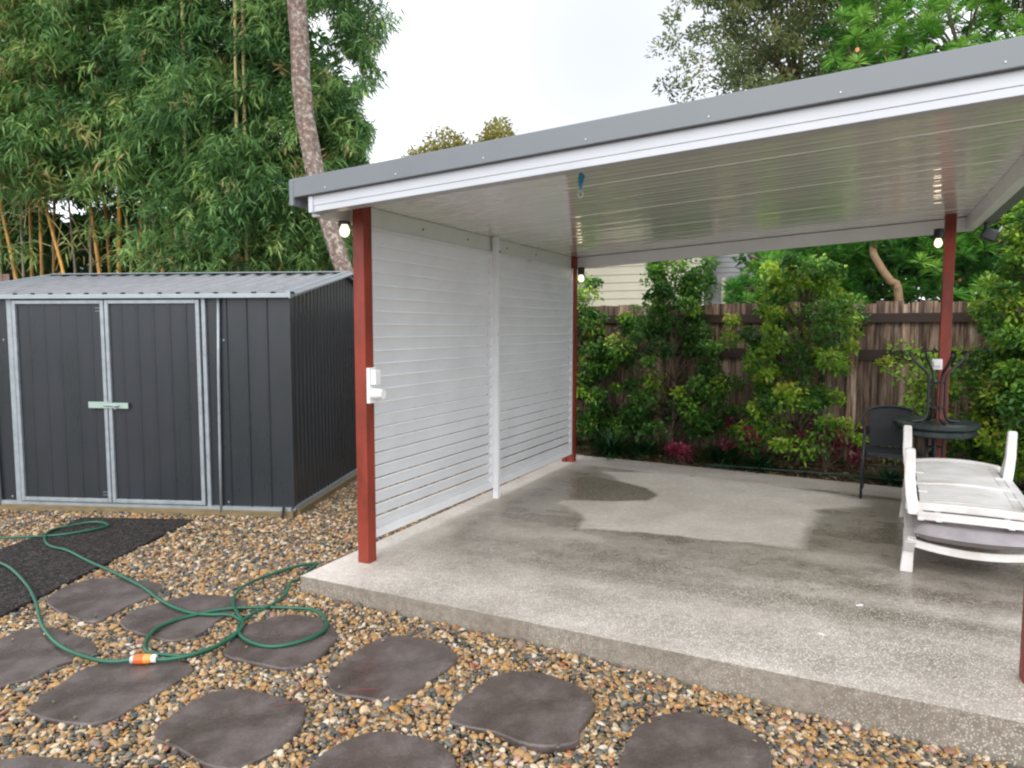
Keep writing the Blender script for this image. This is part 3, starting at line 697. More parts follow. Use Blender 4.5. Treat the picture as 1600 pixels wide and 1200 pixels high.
# ================================================================= HOSE
hz = .022
def hp(c): return gg(c[0]/2.6667, 760+c[1]/2.6667, 0)
path = [(-700,130),(-500,190),(-240,224),(0,226),(90,223),(190,216),(300,206),(400,190),(448,174),(432,162),(370,162),(290,174),(225,190),(190,215),(192,243),(225,265),(285,282),(370,322),(440,355),(540,405),(610,440),(660,482),(715,515),(790,538),(880,550),(955,553),(1005,572),(998,612),(935,665),(840,708),(740,722),(650,718),(608,695),(612,655),(660,605),(760,562),(880,536),(1000,523),(1150,516),(1280,526),(1340,550),(1362,590),(1330,632),(1240,668),(1130,681),(1040,664),(998,632),(1000,585),(1050,548),(1130,512),(1200,452),(1262,388),(1322,338)]
back = [(1322,338),(1250,350),(1150,376),(1060,412),(995,455),(972,500),(988,545),(1012,590),(985,635),(900,690),(800,728),(700,742),(640,745),(545,750),(470,752),(380,742),(290,712),(220,658),(172,590),(152,510),(118,435),(60,372),(0,338),(-120,300),(-400,260),(-700,300)]
def hz_path(pl, per=6):
    pts = [np.array(hp(c))+[0, 0, hz] for c in pl]
    return cr(pts, per)
ho = thing('garden_hose', 'green garden hose snaking in loops over the mat, gravel and stepping stones', 'hose', tuple(hp((1000, 580))))
def mk_hose(pl, name, lift):
    pts = hz_path(pl); L = len(pts)
    for i, p in enumerate(pts):
        p[2] += lift+.004*math.sin(i*.35)
        u_, v2 = puv(p)
        if u_ > -.03 and v2 > -.03: p[2] = .014
        elif u_ > -.14 and v2 > -.12: p[2] = max(p[2], .0-.1*max(-u_, -v2, 0)/.14)
    s = MB(); s.tube(pts, .0105, 8); o = s.build(name, HOSE, ho, smooth=True)
    o.matrix_parent_inverse = Matrix.Translation(-Vector(ho.location)); return o
mk_hose(path, 'hose_length', 0); mk_hose(back, 'hose_length', .009)
ca, cb = hp((548, 750))+[0, 0, hz+.014], hp((655, 745))+[0, 0, hz+.014]
def seg(t0, t1, r0, mat_, nm, rr=None):
    s = MB(); a = ca+(cb-ca)*t0; b2 = ca+(cb-ca)*t1; s.tube([a, a+(b2-a)*.5, b2], rr or [r0]*3, 14); o = s.build(nm, mat_, ho, bevel=.002)
    o.matrix_parent_inverse = Matrix.Translation(-Vector(ho.location)); return o
seg(-.02, .12, .02, GREYP, 'collar'); seg(.12, .48, .023, ORANGE, 'connector', [.021, .025, .024]); seg(.48, .80, .022, AMBER, 'connector', [.023, .024, .02]); seg(.8, .98, .02, WPLAST, 'collar')

# ================================================================= FURNITURE
def lounger(name, label, group):
    """sun lounger: x across (.72), y along (2.0), deck at z .30, legs down to 0"""
    t = thing(name, label, 'sun lounger', group=group)
    s = MB()
    for sx_ in (-1, 1):
        pts = [(sx_*.335, 0.0, .262), (sx_*.345, .35, .272), (sx_*.345, 1.1, .282), (sx_*.34, 1.98, .275)]
        for a, b2 in zip(pts[:-1], pts[1:]):
            s.add([(a[0]-.028, a[1], a[2]-.04), (a[0]+.028, a[1], a[2]-.04), (a[0]+.028, a[1], a[2]+.03), (a[0]-.028, a[1], a[2]+.03),
                   (b2[0]-.028, b2[1], b2[2]-.04), (b2[0]+.028, b2[1], b2[2]-.04), (b2[0]+.028, b2[1], b2[2]+.03), (b2[0]-.028, b2[1], b2[2]+.03)],
                  [(0, 1, 2, 3), (4, 7, 6, 5), (0, 4, 5, 1), (1, 5, 6, 2), (2, 6, 7, 3), (3, 7, 4, 0)])
    for y_, bow in ((0.0, -.07), (1.98, .06)):
        n_ = 12; P = []
        for i in range(n_+1):
            q = -1+2*i/n_; x_ = q*.36; yy = y_+bow*(1-q*q); zc = .262-.03*(1-q*q)
            P += [(x_, yy-.014, zc-.03), (x_, yy+.014, zc-.03), (x_, yy+.014, zc+.028), (x_, yy-.014, zc+.028)]
        s.add(P, [(4*i+a, 4*i+4+a, 4*i+4+(a+1) % 4, 4*i+(a+1) % 4) for i in range(n_) for a in range(4)]+[(0, 1, 2, 3), (4*n_+3, 4*n_+2, 4*n_+1, 4*n_)])
    s.build('frame', RESIN, t, bevel=.006)
    s = MB()
    for k in range(24):
        y_ = .06+k*.079
        if 15 <= k <= 15: continue
        n_ = 6; P = []
        for i in range(n_+1):
            q = -1+2*i/n_; x_ = q*.305; zc = .300+.012*(1-q*q)
            P += [(x_, y_-.027, zc-.009), (x_, y_+.027, zc-.009), (x_, y_+.027, zc+.009), (x_, y_-.027, zc+.009)]
        s.add(P, [(4*i+a, 4*i+4+a, 4*i+4+(a+1) % 4, 4*i+(a+1) % 4) for i in range(n_) for a in range(4)]+[(0, 1, 2, 3), (4*n_+3, 4*n_+2, 4*n_+1, 4*n_)])
    for x_ in (-.24, .24): s.box((x_, .97, .288), (.06, 1.86, .012))
    s.build('slats', RESIN, t, bevel=.002)
    for sx_ in (-1, 1):
        for y_, lean in ((.13, -.05), (1.55, .06)):
            s = MB(); x_ = sx_*.345
            top = [(-.034, -.19), (.034, -.19), (.034, .19), (-.034, .19)]; bot = [(-.038, -.038), (.038, -.038), (.038, .038), (-.038, .038)]
            P = [(x_+a+sx_*.012, y_+b2+lean, 0) for a, b2 in bot]+[(x_+a*.95+sx_*.004, y_+b2*.40+lean*.5, .165) for a, b2 in top]+[(x_+a, y_+b2, .27) for a, b2 in top]
            s.add(P, [(3, 2, 1, 0)]+[(4*j+a, 4*j+(a+1) % 4, 4*j+4+(a+1) % 4, 4*j+4+a) for j in range(2) for a in range(4)]+[(8, 9, 10, 11)])
            s.build('leg', RESIN, t, bevel=.008)
    return t
lg = lounger('sun_lounger', 'white plastic sun lounger standing on its legs, lower of the stacked pair', 'stacked white sun loungers')
LU, LV = 3.88, 1.78
lg.location = tuple(W(LU, LV)); lg.rotation_euler = (0, 0, YP+R(-2))
lg.scale = (1, 1, .86)
l2 = thing('sun_lounger', 'white plastic sun lounger upside down with its legs in the air, upper of two', 'sun lounger', tuple(W(LU, LV)), YP+R(-2), 'stacked white sun loungers')
def strip(s, y0, y1, half, z, th, arch, n_=8, yb=0.0):
    P = []
    for i in range(n_+1):
        q = -1+2*i/n_; x_ = q*half; zc = z+arch*(1-q*q); dy = yb*(1-q*q)
        P += [(x_, y0+dy, zc-th), (x_, y1+dy, zc-th), (x_, y1+dy, zc+th), (x_, y0+dy, zc+th)]
    s.add(P, [(4*i+a, 4*i+4+a, 4*i+4+(a+1) % 4, 4*i+(a+1) % 4) for i in range(n_) for a in range(4)]+[(0, 1, 2, 3), (4*n_+3, 4*n_+2, 4*n_+1, 4*n_)])
s = MB()
for sx_ in (-1, 1): s.box((sx_*.335, 1.06, .395), (.062, 1.78, .062))
strip(s, .13, .20, .375, .425, .026, .012, 12, -.02)       # cross bar over the near legs
strip(s, 1.90, 1.96, .34, .415, .03, .03, 12, .03)
s.build('frame', RESIN, l2, bevel=.007)
s = MB(); y_ = .25
while y_ < 1.86: strip(s, y_, y_+.066, .285, .428, .008, .020); y_ += .0745
strip(s, .86, .98, .30, .436, .008, .022)
s.build('slats', RESIN, l2, bevel=.002)
s = MB()
for x_ in (-.265, .265): s.box((x_, 1.05, .437), (.050, 1.6, .014))
for x_ in (-.265, .265):
    for y_ in (.55, 1.3): s.box((x_, y_, .449), (.058, .012, .010))
s.build('side_strips', RESIN, l2, bevel=.003)
s = MB()                                                    # head end reaching past the cross bar, with slots
for ya, yb_ in ((-.03, .005), (.022, .05), (.068, .10)): strip(s, ya, yb_, .30, .392, .013, .014, 10, -.05)
for x_ in (-.29, -.19, .19, .29): s.box((x_, .05, .393), (.035, .22, .024))
s.build('head_end', RESIN, l2, bevel=.004)
for sx_ in (-1, 1):
    for y_, lean in ((.19, .02), (1.50, .0)):
        s = MB(); P = []
        prof = [(.38, .20, .034, -.02), (.44, .15, .034, -.01), (.50, .095, .034, .0), (.60, .058, .033, .01), (.72, .042, .032, .012), (.785, .040, .031, .014), (.80, .030, .026, .014)]
        for z_, hy, hx, dx in prof:
            for a, b2 in ((-hx, -hy*.55), (hx, -hy*.55), (hx, hy), (-hx, hy)): P.append((sx_*(.345+dx)+a, y_+b2+lean*(z_-.38)/.4, z_))
        m_ = len(prof)
        s.add(P, [(3, 2, 1, 0)]+[(4*k+a, 4*k+(a+1) % 4, 4*k+4+(a+1) % 4, 4*k+4+a) for k in range(m_-1) for a in range(4)]+[tuple(4*(m_-1)+a for a in range(4))])
        s.build('leg', RESIN, l2, bevel=.008)
# cushion sandwiched between the loungers
cu = MB()
nx_, ny_ = 16, 30; P = []
for j in range(ny_+1):
    for i in range(nx_+1):
        x_ = -.33+.66*i/nx_; y_ = -.06+1.9*j/ny_; e = min((x_+.33), (.33-x_), (y_+.06), (1.84-y_))
        h = .047*math.sqrt(min(e/.06, 1)); P.append((x_, y_-.10*(1-(x_/.36)**2)*max(0, 1-j/6)-.02, .306+h))
nn = len(P); P += [(x_, y_, .611-z_) for x_, y_, z_ in P]
P = [(a, b2, c_) for a, b2, c_ in P]
fs = [(j*(nx_+1)+i, j*(nx_+1)+i+1, (j+1)*(nx_+1)+i+1, (j+1)*(nx_+1)+i) for j in range(ny_) for i in range(nx_)]
cu.add(P, fs+[tuple(nn+q for q in f[::-1]) for f in fs])
CUSH = plain('grey_cushion_cloth', (.33, .30, .31), .8, var=.2, scale=9, bump=.3, bscale=200)
co = cu.build('lounger_cushion', CUSH, smooth=True); co.location = tuple(W(LU, LV, .0)); co.rotation_euler = (0, 0, YP+R(-2))
tag(co, 'flat grey lounger cushion sandwiched between the two stacked white sun loungers', 'cushion')

def chair():
    """bistro chair, front towards -y, origin at floor centre"""
    t = thing('patio_chair', 'black wicker patio chair with rounded arms, left of the stacked pair of loungers', 'chair', )
    for sx_ in (-1, 1):
        s = MB(); s.tube([(sx_*.27, -.24, 0), (sx_*.262, -.235, .35), (sx_*.255, -.23, .60)], .0115, 8); s.build('leg', BLACKM, t, smooth=True)
        s = MB(); s.tube([(sx_*.23, .26, 0), (sx_*.225, .24, .25), (sx_*.22, .22, .42)], .0115, 8); s.build('leg', BLACKM, t, smooth=True)
    arch = [(-.255, -.23, .60), (-.257, -.20, .655), (-.262, -.10, .68), (-.262, .06, .70), (-.24, .2, .76), (-.18, .265, .81), (-.07, .285, .835), (.07, .285, .835), (.18, .265, .81), (.24, .2, .76), (.262, .06, .70), (.262, -.10, .68), (.257, -.20, .655), (.255, -.23, .60)]
    s = MB(); s.tube(cr(arch, 4), .0125, 8); s.build('arm_frame', BLACKM, t, smooth=True)
    s = MB(); n_ = 10; P = []
    for j in range(7):
        zz = .44+j*.06
        for i in range(n_+1):
            a = -1+2*i/n_; P.append((a*.185, .225+.028*j/3+.03*(1-a*a), zz+.025*(1-a*a)*(j == 6)))
    k = len(P); P += [(a, b2+.012, c_) for a, b2, c_ in P]
    fs = [(j*(n_+1)+i, j*(n_+1)+i+1, (j+1)*(n_+1)+i+1, (j+1)*(n_+1)+i) for j in range(6) for i in range(n_)]
    s.add(P, fs+[tuple(k+q for q in f[::-1]) for f in fs]); s.build('backrest', BLACKW, t, smooth=True)
    s = MB(); s.box((0, 0, .425), (.46, .46, .028)); s.build('seat', BLACKW, t, bevel=.012)
    s = MB(); s.tube([(-.26, -.235, .41), (.26, -.235, .41)], .010, 8); s.tube([(-.26, -.235, .2), (-.227, .24, .2)], .007, 6); s.tube([(.26, -.235, .2), (.227, .24, .2)], .007, 6)
    s.tube([(-.225, .24, .24), (.225, .24, .24)], .007, 6); s.build('stretcher', BLACKM, t, smooth=True)
    return t
ch = chair(); ch.location = tuple(W(3.50, 4.22)); ch.rotation_euler = (0, 0, YP+R(3))
# upside-down round table on the chairs
tb = patio('patio_table', 'round dark patio table stacked upside down with its splayed feet in the air', 'table', 'pair of stacked patio tables', 3.83, 4.02, .715)
s = MB(); s.lathe([(.30, .012), (.333, .0), (.345, .012), (.345, .042), (.33, .055), (.318, .042), (.05, .035)], n=40); s.build('tabletop', plain('dark_green_grey_table', (.022, .032, .032), .28, var=.25, scale=8), tb, smooth=False, bevel=.0)
for a in (20, 110, 200, 290):
    c_, s_ = math.cos(R(a)), math.sin(R(a)); pts = [(.21, .045), (.17, .05), (.11, .06), (.078, .11), (.072, .22), (.072, .38), (.078, .46), (.11, .51), (.18, .575), (.25, .66)]
    s = MB(); s.tube(cr([(r_*c_, r_*s_, z_) for r_, z_ in pts], 4), .013, 8); s.build('leg', BLACKM, tb, smooth=True)
for zz in (.17, .40):
    s = MB(); s.tube([(.055*math.cos(a), .055*math.sin(a), zz) for a in np.linspace(0, 6.283, 17)[:-1]], .009, 6, closed=True); s.build('leg_ring', BLACKM, tb, smooth=True)
t2 = copy_tree(tb, tuple(W(3.83, 4.02, .707)), YP+R(20), 'round dark patio table standing upright beneath its upturned twin'); t2.rotation_euler = (math.pi, 0, YP+R(20)); t2.scale = (.94, .94, 1.07)

# ================================================================= FENCE, HOUSE
m, n, b, o_ = new_mat('weathered_palings')
v = coords(n, 'Object', (1, 1, .06)); z = N(n, 'ShaderNodeTexNoise', Scale=26, Detail=7, Roughness=.7); n.links.new(v, z.inputs['Vector'])
r = ramp(n, [(.34, (.026, .012, .007)), (.43, (.10, .055, .032)), (.52, (.24, .165, .115)), (.64, (.44, .355, .285))]); n.links.new(z.outputs['Fac'], r.inputs[0])
oi = N(n, 'ShaderNodeAttribute', attribute_name='age')
mx = N(n, 'ShaderNodeMixRGB', blend_type='MULTIPLY'); mx.inputs[0].default_value = .8; n.links.new(r.outputs[0], mx.inputs[1])
r2 = ramp(n, [(0, (.22, .16, .13)), (.3, (.6, .52, .48)), (.6, (1, .95, .92)), (1, (1.5, 1.45, 1.42))]); n.links.new(oi.outputs['Fac'], r2.inputs[0]); n.links.new(r2.outputs[0], mx.inputs[2])
n.links.new(mx.outputs[0], b.inputs['Base Color']); b.inputs['Roughness'].default_value = .6
PAL = m
RAILM = plain('dark_wet_rail', (.034, .016, .009), .6, var=.4, scale=8, stretch=(.3, 1, 1))
fe = patio('paling_fence', 'tall weathered timber paling fence behind the garden bed', 'fence', None, 0, 6.42, 0)
s = MB(); tints = []; x = -3.5
while x < 10.5:
    w = .098+rng.normal(0, .004); top = 1.93+rng.normal(0, .012); th = .014
    s.box((x+w/2, (.008 if len(tints) % 12 else -.008)+rng.uniform(-.003, .003), (top-.12)/2), (w, th, top+.12)); a = rng.random(); tints += [a]*6; x += w-.004
pl = s.build('palings', PAL, fe); A = pl.data.attributes.new('age', 'FLOAT', 'FACE'); A.data.foreach_set('value', tints)
for zz, h in ((1.735, .115), (1.28, .13), (.35, .1)):
    s = MB(); s.box((3.5, -.035, zz), (14, .045, h)); s.build('rail', RAILM, fe, bevel=.004)
for i in range(6):
    s = MB(); s.box((.665+2.44*(i-1), -.075, .85), (.11, .06, 1.9)); p = s.build('fence_post', PAL, fe); A = p.data.attributes.new('age', 'FLOAT', 'FACE'); A.data.foreach_set('value', [1.0]*6)

CREAM = plain('cream_weatherboard', (.56, .53, .41), .5, var=.06, scale=2)
hs = patio('house', 'cream weatherboard house beyond the paling fence', 'house', None, 0, 12.6, 0)
s = MB(); zz = -.1
while zz < 3.6:
    s.add([(-6, -.018, zz), (-.07, -.018, zz), (-.07, 0, zz+.185), (-6, 0, zz+.185), (-6, 0, zz), (-.07, 0, zz)], [(0, 1, 2, 3), (0, 4, 5, 1)]); zz += .185
s.box((-3, .45, 1.75), (5.9, .8, 3.6)); s.build('wall', CREAM, hs)
s = MB(); s.box((-.03, -.02, 1.75), (.09, .09, 3.7)); s.build('corner_post', plain('cream_trim', (.62, .60, .50), .5, var=.05), hs)
s = MB(); s.box((-3, .4, 3.62), (6.2, 1.6, .12)); s.build('roof', plain('house_roof', (.3, .3, .3), .5), hs, bevel=.02)
# neighbour's second house, pale grey boards and a rail
vr = patio('house', 'pale grey weatherboard wall with a dark rail, glimpsed right of the cream house', 'house', None, -.9, 13.6, 0)
s = MB(); zz = -.1
while zz < 3.9:
    s.add([(0, -.02, zz), (3.4, -.02, zz), (3.4, 0, zz+.12), (0, 0, zz+.12), (0, 0, zz), (3.4, 0, zz)], [(0, 1, 2, 3), (0, 4, 5, 1)]); zz += .12
s.box((1.7, .6, 1.9), (3.4, 1.1, 3.9)); s.build('wall', plain('pale_grey_boards', (.36, .37, .38), .5, var=.08), vr)
s = MB(); s.box((1.7, -.5, 2.72), (1.5, .06, .13)); s.build('rail', plain('verandah_rail', (.26, .26, .27), .5), vr)
s = MB(); s.box((1.25, -.5, 1.3), (.09, .09, 2.9)); s.build('post', CREAM, vr)

# ================================================================= PLANTS
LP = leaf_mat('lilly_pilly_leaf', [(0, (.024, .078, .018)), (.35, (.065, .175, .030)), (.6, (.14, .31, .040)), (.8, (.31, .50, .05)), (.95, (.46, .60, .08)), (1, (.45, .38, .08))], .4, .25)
def clump_leaves(C, Rr, nper, aged, L, Wd, flat=.7, outward=.6, jit=.55, center=None):
    """leaves filled into small clumps: returns P, D, age, L, W"""
    n = len(C); k = nper; Cc = np.repeat(C, k, 0); rr = np.repeat(Rr, k)[:, None]
    d = unit(rng.normal(0, 1, (n*k, 3))); d[:, 2] *= flat
    P = Cc+d*rr*rng.uniform(.25, 1.0, (n*k, 1))**.6
    D = d*outward+rng.normal(0, jit, (n*k, 3))+np.array([0, 0, .35])
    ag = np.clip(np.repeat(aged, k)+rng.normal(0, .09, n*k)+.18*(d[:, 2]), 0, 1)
    return P, D, ag, L*rng.uniform(.7, 1.25, n*k), Wd*rng.uniform(.75, 1.2, n*k)
def shrub(base, h, prof, ncl, label, bright=.4, per=95, group='shrubs along the fence', seed=1, tips=None):
    """prof(t) radius along the height"""
    global rng
    rng = np.random.default_rng(seed)
    t = thing('lilly_pilly_shrub', label, 'shrub', tuple(base), 0, group)
    # main stems and side branches
    s = MB(); st = [(0, 0, 0), (.02, .01, h*.3), (-.03, .02, h*.6), (.02, 0, h*.9)]; s.tube(cr(st, 5), list(np.linspace(.026, .007, 16)), 8)
    C = []; 
    for i in range(ncl):
        tt = rng.uniform(.1, 1.0); a = rng.uniform(0, 6.283); r0 = prof(tt)*(rng.uniform(.35, 1)**.6)*(1+.3*math.sin(3*a+tt*9))
        C.append((r0*math.cos(a), r0*math.sin(a), h*tt))
    for tp in (tips or []): C.append(tp)
    C = np.array(C)
    for c_ in C[::2]:
        z0 = max(.1, c_[2]-.25-np.hypot(c_[0], c_[1])*.5); s.tube([(0, 0, z0), (c_[0]*.5, c_[1]*.5, (z0+c_[2])/2+.03), tuple(c_)], [.009, .006, .003], 5)
    s.build('branches', BARK, t, smooth=True)
    aged = np.where(rng.random(len(C)) < bright, rng.uniform(.64, .9, len(C)), rng.uniform(.08, .55, len(C)))
    if tips: aged[-len(tips):] = .8
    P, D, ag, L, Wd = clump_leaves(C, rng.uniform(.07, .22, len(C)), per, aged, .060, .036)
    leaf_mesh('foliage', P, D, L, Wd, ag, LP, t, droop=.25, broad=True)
    return t
def on(px, py, z=-.04): return gnd(px, py, z)
B1 = on(1050, 708); B2 = on(1246, 728)
shrub(W(-.35, 5.75, -.04), 2.3, lambda t: .46*(1-.35*t), 90, 'narrow shrub beside the back left red post, half hidden by the louvre screen', .3, seed=11)
shrub(B1, 2.6, lambda t: (.66 if t < .62 else .46)*(1-.3*abs(t-.35)), 128, 'dark green shrub in front of the cream house wall, left of the middle', .12, seed=12, per=105)
shrub(B2, 2.42, lambda t: (.40+.28*abs(math.sin(t*6.5+.5))), 120, 'bright yellow green shrub with tiered clumps in the middle of the fence', .55, seed=13, per=125)
shrub(W(.15, 6.1, -.04), 1.8, lambda t: .42, 50, 'low dark shrub between the back left post and the dark green shrub', .1, seed=18)
shrub(W(4.0, 5.95, -.04), 1.45, lambda t: .55*(.5+.5*abs(math.sin(t*5))), 34, 'sparse light green shrub behind the upturned table legs', .6, seed=14, per=70)
shrub(W(5.0, 5.0, -.04), 2.95, lambda t: .66*(1-.25*t), 210, 'tall yellow green shrub right of the back right red post', .36, seed=15, per=115)
shrub(W(4.72, 5.5, -.04), 2.3, lambda t: .5*(1-.3*t), 100, 'yellow green shrub against the fence just behind the back right red post', .45, seed=17, per=130)
shrub(W(5.95, 4.9, -.04), 2.8, lambda t: .62, 150, 'yellow green shrub at the right edge of the picture', .42, seed=16)
# red and pink leaved plants
PINK = leaf_mat('pink_leaf', [(0, (.05, .015, .015)), (.5, (.17, .02, .04)), (1, (.38, .06, .12))], .45, .25)
for i, (px, py, sc_, lab) in enumerate([(1146, 692, 1.35, 'small pink leaved plant between the two tall middle shrubs'), (1288, 704, 1.45, 'pink leaved plant just right of the bright shrub stem'), (1330, 702, 1.45, 'crimson leaved plant behind the left arm of the black chair'),
        (1065, 694, .6, 'dim red leaved plant beside the dark green shrub stem'), (1545, 706, 1.2, 'dark red leaved plant between the white lounger legs'), (1592, 700, .8, 'red leaved plant at the right edge behind the loungers')]):
    b_ = on(px, py+30); t = thing('pink_leaved_plant', lab, 'plant', tuple(b_), 0, 'red and pink leaved bedding plants')
    rng = np.random.default_rng(100+i); C = np.stack([rng.normal(0, .12*sc_, 14), rng.normal(0, .1*sc_, 14), rng.uniform(.1, .36*sc_, 14)], -1)
    s = MB()
    for c_ in C[:8]: s.tube([(0, 0, 0), (c_[0]*.6, c_[1]*.6, c_[2]*.6), tuple(c_)], [.006, .005, .003], 5)
    s.build('stems', BARK, t)
    P, D, ag, L, Wd = clump_leaves(C, np.full(14, .06), 26, rng.uniform(.3, .9, 14), .06, .03); leaf_mesh('foliage', P, D, L, Wd, ag, PINK, t, broad=True)
# strappy plants
STRAP = leaf_mat('strap_leaf', [(0, (.007, .030, .010)), (.6, (.014, .055, .016)), (1, (.03, .10, .024))], .35, .15)
def strappy(base, nb, L, lab, name='strappy_plant', width=.019, seed=0, group='dark strappy plants along the slab edge', zs=1.0):
    rs = np.random.default_rng(seed); vs = []; fs = []; ag = []
    for i in range(nb):
        a = rs.uniform(0, 6.283); l = L*rs.uniform(.6, 1.15); up_ = rs.uniform(.45, 1.25); dr = np.array([math.cos(a), math.sin(a)]); sd_ = np.array([-dr[1], dr[0]]); ns = 6
        b0 = rs.normal(0, .03, 2); o_ = len(vs); q = rs.random()
        for k in range(ns+1):
            t = k/ns; r_ = l*t*math.cos(up_)+l*.25*t*t; z_ = (l*math.sin(up_)*t-l*.55*t*t*(1.4-up_*.5))*zs; w = width*(1-t**2.2)*.5+.0008
            for sg in (-1, 1): p = b0+dr*r_+sd_*w*sg; vs.append((p[0], p[1], max(z_, .004)))
        for k in range(ns): fs.append((o_+2*k, o_+2*k+1, o_+2*k+3, o_+2*k+2)); ag.append(q)
    s = MB(); s.add(vs, fs); o = s.build(name, STRAP); o.location = tuple(base)
    A = o.data.attributes.new('age', 'FLOAT', 'FACE'); A.data.foreach_set('value', ag)
    return tag(o, lab, 'plant', group)
strappy(on(955, 712), 190, .75, 'dark strappy plant at the foot of the back left post', seed=1)
strappy(on(1130, 724), 260, .62, 'large dark strappy plant between the stems of the two tall middle shrubs', seed=2)
strappy(on(1190, 735), 110, .5, 'small dark strappy plant just left of the bright shrub stem', seed=3)
strappy(on(1392, 757), 160, .45, 'green strappy plant behind the black chair legs', seed=4, width=.012)
strappy(on(1010, 708), 110, .6, 'thin dark strappy plant left of the dark green shrub stem', seed=5)
strappy(W(3.6, 8.3, .7), 90, 1.5, 'tall spiky leaved plant rising behind the fence left of the brown trunk', 'spiky_plant', .05, 6, 'spiky plants behind the fence', 1.2)
strappy(W(2.9, 8.4, .9), 70, 1.3, 'spiky leaved plant behind the fence between the bright shrub and the neighbouring verandah', 'spiky_plant', .05, 7, 'spiky plants behind the fence', 1.2)
# dripper hose in the bed
s = MB(); s.tube(cr([W(1.6, 5.02, -.0), W(2.4, 4.97, .02), W(3.2, 4.93, .03), W(4.4, 4.9, .02), W(6, 4.7, .02)], 6), .011, 6)
tag(s.build('dripper_hose', plain('dark_green_pipe', (.01, .045, .035), .4), smooth=True), 'dark green dripper hose lying along the garden bed', 'hose')

# ---- trees
def limb(s, a, b_, r0, r1, seed=0, wob_=.06, n=7, sides=10):
    rs = np.random.default_rng(seed); a = np.array(a, float); b_ = np.array(b_, float); L = np.linalg.norm(b_-a)
    pts = [a+(b_-a)*t+rs.normal(0, wob_*L*.25, 3)*math.sin(math.pi*t) for t in np.linspace(0, 1, n)]
    s.tube(pts, list(np.linspace(r0, r1, n)), sides)
# spotted trunk in front of the bamboo (traced from the photograph, stands at 10.8 m)
tr = []
DT = 9.9
for (x, y, w) in ((455, -260, 26), (458, -130, 27), (463, 0, 28), (468, 60, 28), (470, 120, 28), (476, 180, 29), (485, 230, 29), (494, 280, 29), (511, 340, 27), (528, 395, 27), (540, 430, 27), (562, 510, 29), (578, 590, 31)):
    tr.append((at(x, y, DT), w*DT/F/2*1.0))
m, n, b, o_ = new_mat('spotted_bark')
v = coords(n, 'Object'); z = N(n, 'ShaderNodeTexNoise', Scale=17, Detail=8, Roughness=.7); n.links.new(v, z.inputs['Vector'])
z2 = N(n, 'ShaderNodeTexNoise', Scale=5, Detail=4); n.links.new(v, z2.inputs['Vector'])
r = ramp(n, [(.34, (.10, .075, .065)), (.5, (.20, .16, .14)), (.57, (.34, .31, .255)), (.64, (.50, .49, .41))]); n.links.new(z.outputs['Fac'], r.inputs[0])
r2 = ramp(n, [(.4, (.85, .70, .66)), (.6, (1.05, 1.03, 1))]); n.links.new(z2.outputs['Fac'], r2.inputs[0])
mx = N(n, 'ShaderNodeMixRGB', blend_type='MULTIPLY'); mx.inputs[0].default_value = 1; n.links.new(r.outputs[0], mx.inputs[1]); n.links.new(r2.outputs[0], mx.inputs[2])
n.links.new(mx.outputs[0], b.inputs['Base Color']); b.inputs['Roughness'].default_value = .85
bp = N(n, 'ShaderNodeBump', Strength=.6, Distance=.02); n.links.new(z.outputs['Fac'], bp.inputs['Height']); n.links.new(bp.outputs[0], b.inputs['Normal'])
base = tuple(np.array(tr[-1][0]))
palm = thing('spotted_tree', 'slender leaning tree trunk spotted with pale lichen, behind the shed', 'tree', base)
s = MB(); s.tube([tuple(np.array(p)-base) for p, _ in tr][::-1], [r_ for _, r_ in tr][::-1], 14); s.build('trunk', m, palm, smooth=True)
rng = np.random.default_rng(5)
top = np.array(tr[0][0])-base; C = top+np.stack([rng.normal(0, 1.3, 60), rng.normal(0, 1.2, 60), rng.uniform(-.3, 2.2, 60)], -1)
P, D, ag, L, Wd = clump_leaves(C, rng.uniform(.2, .4, 60), 60, rng.uniform(0, .5, 60), .14, .035)
leaf_mesh('foliage', P, D, L, Wd, ag, leaf_mat('gum_leaf', [(0, (.02, .06, .02)), (1, (.09, .17, .05))]), palm)

# bamboo
BL = leaf_mat('bamboo_leaf', [(0, (.030, .080, .028)), (.35, (.078, .185, .055)), (.6, (.175, .33, .10)), (.8, (.31, .48, .14)), (.94, (.42, .50, .16)), (1, (.45, .34, .16))], .5, .4)
def culm_mat(name, c1, c2):
    m, n, b, o = new_mat(name); v = coords(n, 'Object', (6, 6, .6)); z = N(n, 'ShaderNodeTexNoise', Scale=4, Detail=5); n.links.new(v, z.inputs['Vector'])
    r = ramp(n, [(.4, c1), (.62, c2)]); n.links.new(z.outputs['Fac'], r.inputs[0]); n.links.new(r.outputs[0], b.inputs['Base Color']); b.inputs['Roughness'].default_value = .35; return m
CY = culm_mat('yellow_culm', (.34, .16, .02), (.62, .30, .03)); CG = culm_mat('green_culm', (.14, .20, .05), (.30, .32, .09)); CP = culm_mat('pale_culm', (.32, .22, .17), (.45, .36, .28)); CR = culm_mat('buff_culm', (.40, .34, .14), (.55, .48, .22))
def sprays(C, Dm, nl, L, Wd, age, spread=.9):
    """drooping fans of narrow leaves at each twig tip"""
    n = len(C); Cc = np.repeat(C, nl, 0); off = rng.normal(0, 1, (n*nl, 3))*np.array([.06, .06, .05])
    D = np.repeat(Dm, nl, 0)+rng.normal(0, spread, (n*nl, 3))*np.array([1, 1, .6]); D[:, 2] -= .42
    ag = np.clip(np.repeat(age, nl)+rng.normal(0, .1, n*nl), 0, 1)
    return Cc+off, D, ag, L*rng.uniform(.6, 1.2, n*nl), Wd*rng.uniform(.8, 1.2, n*nl)
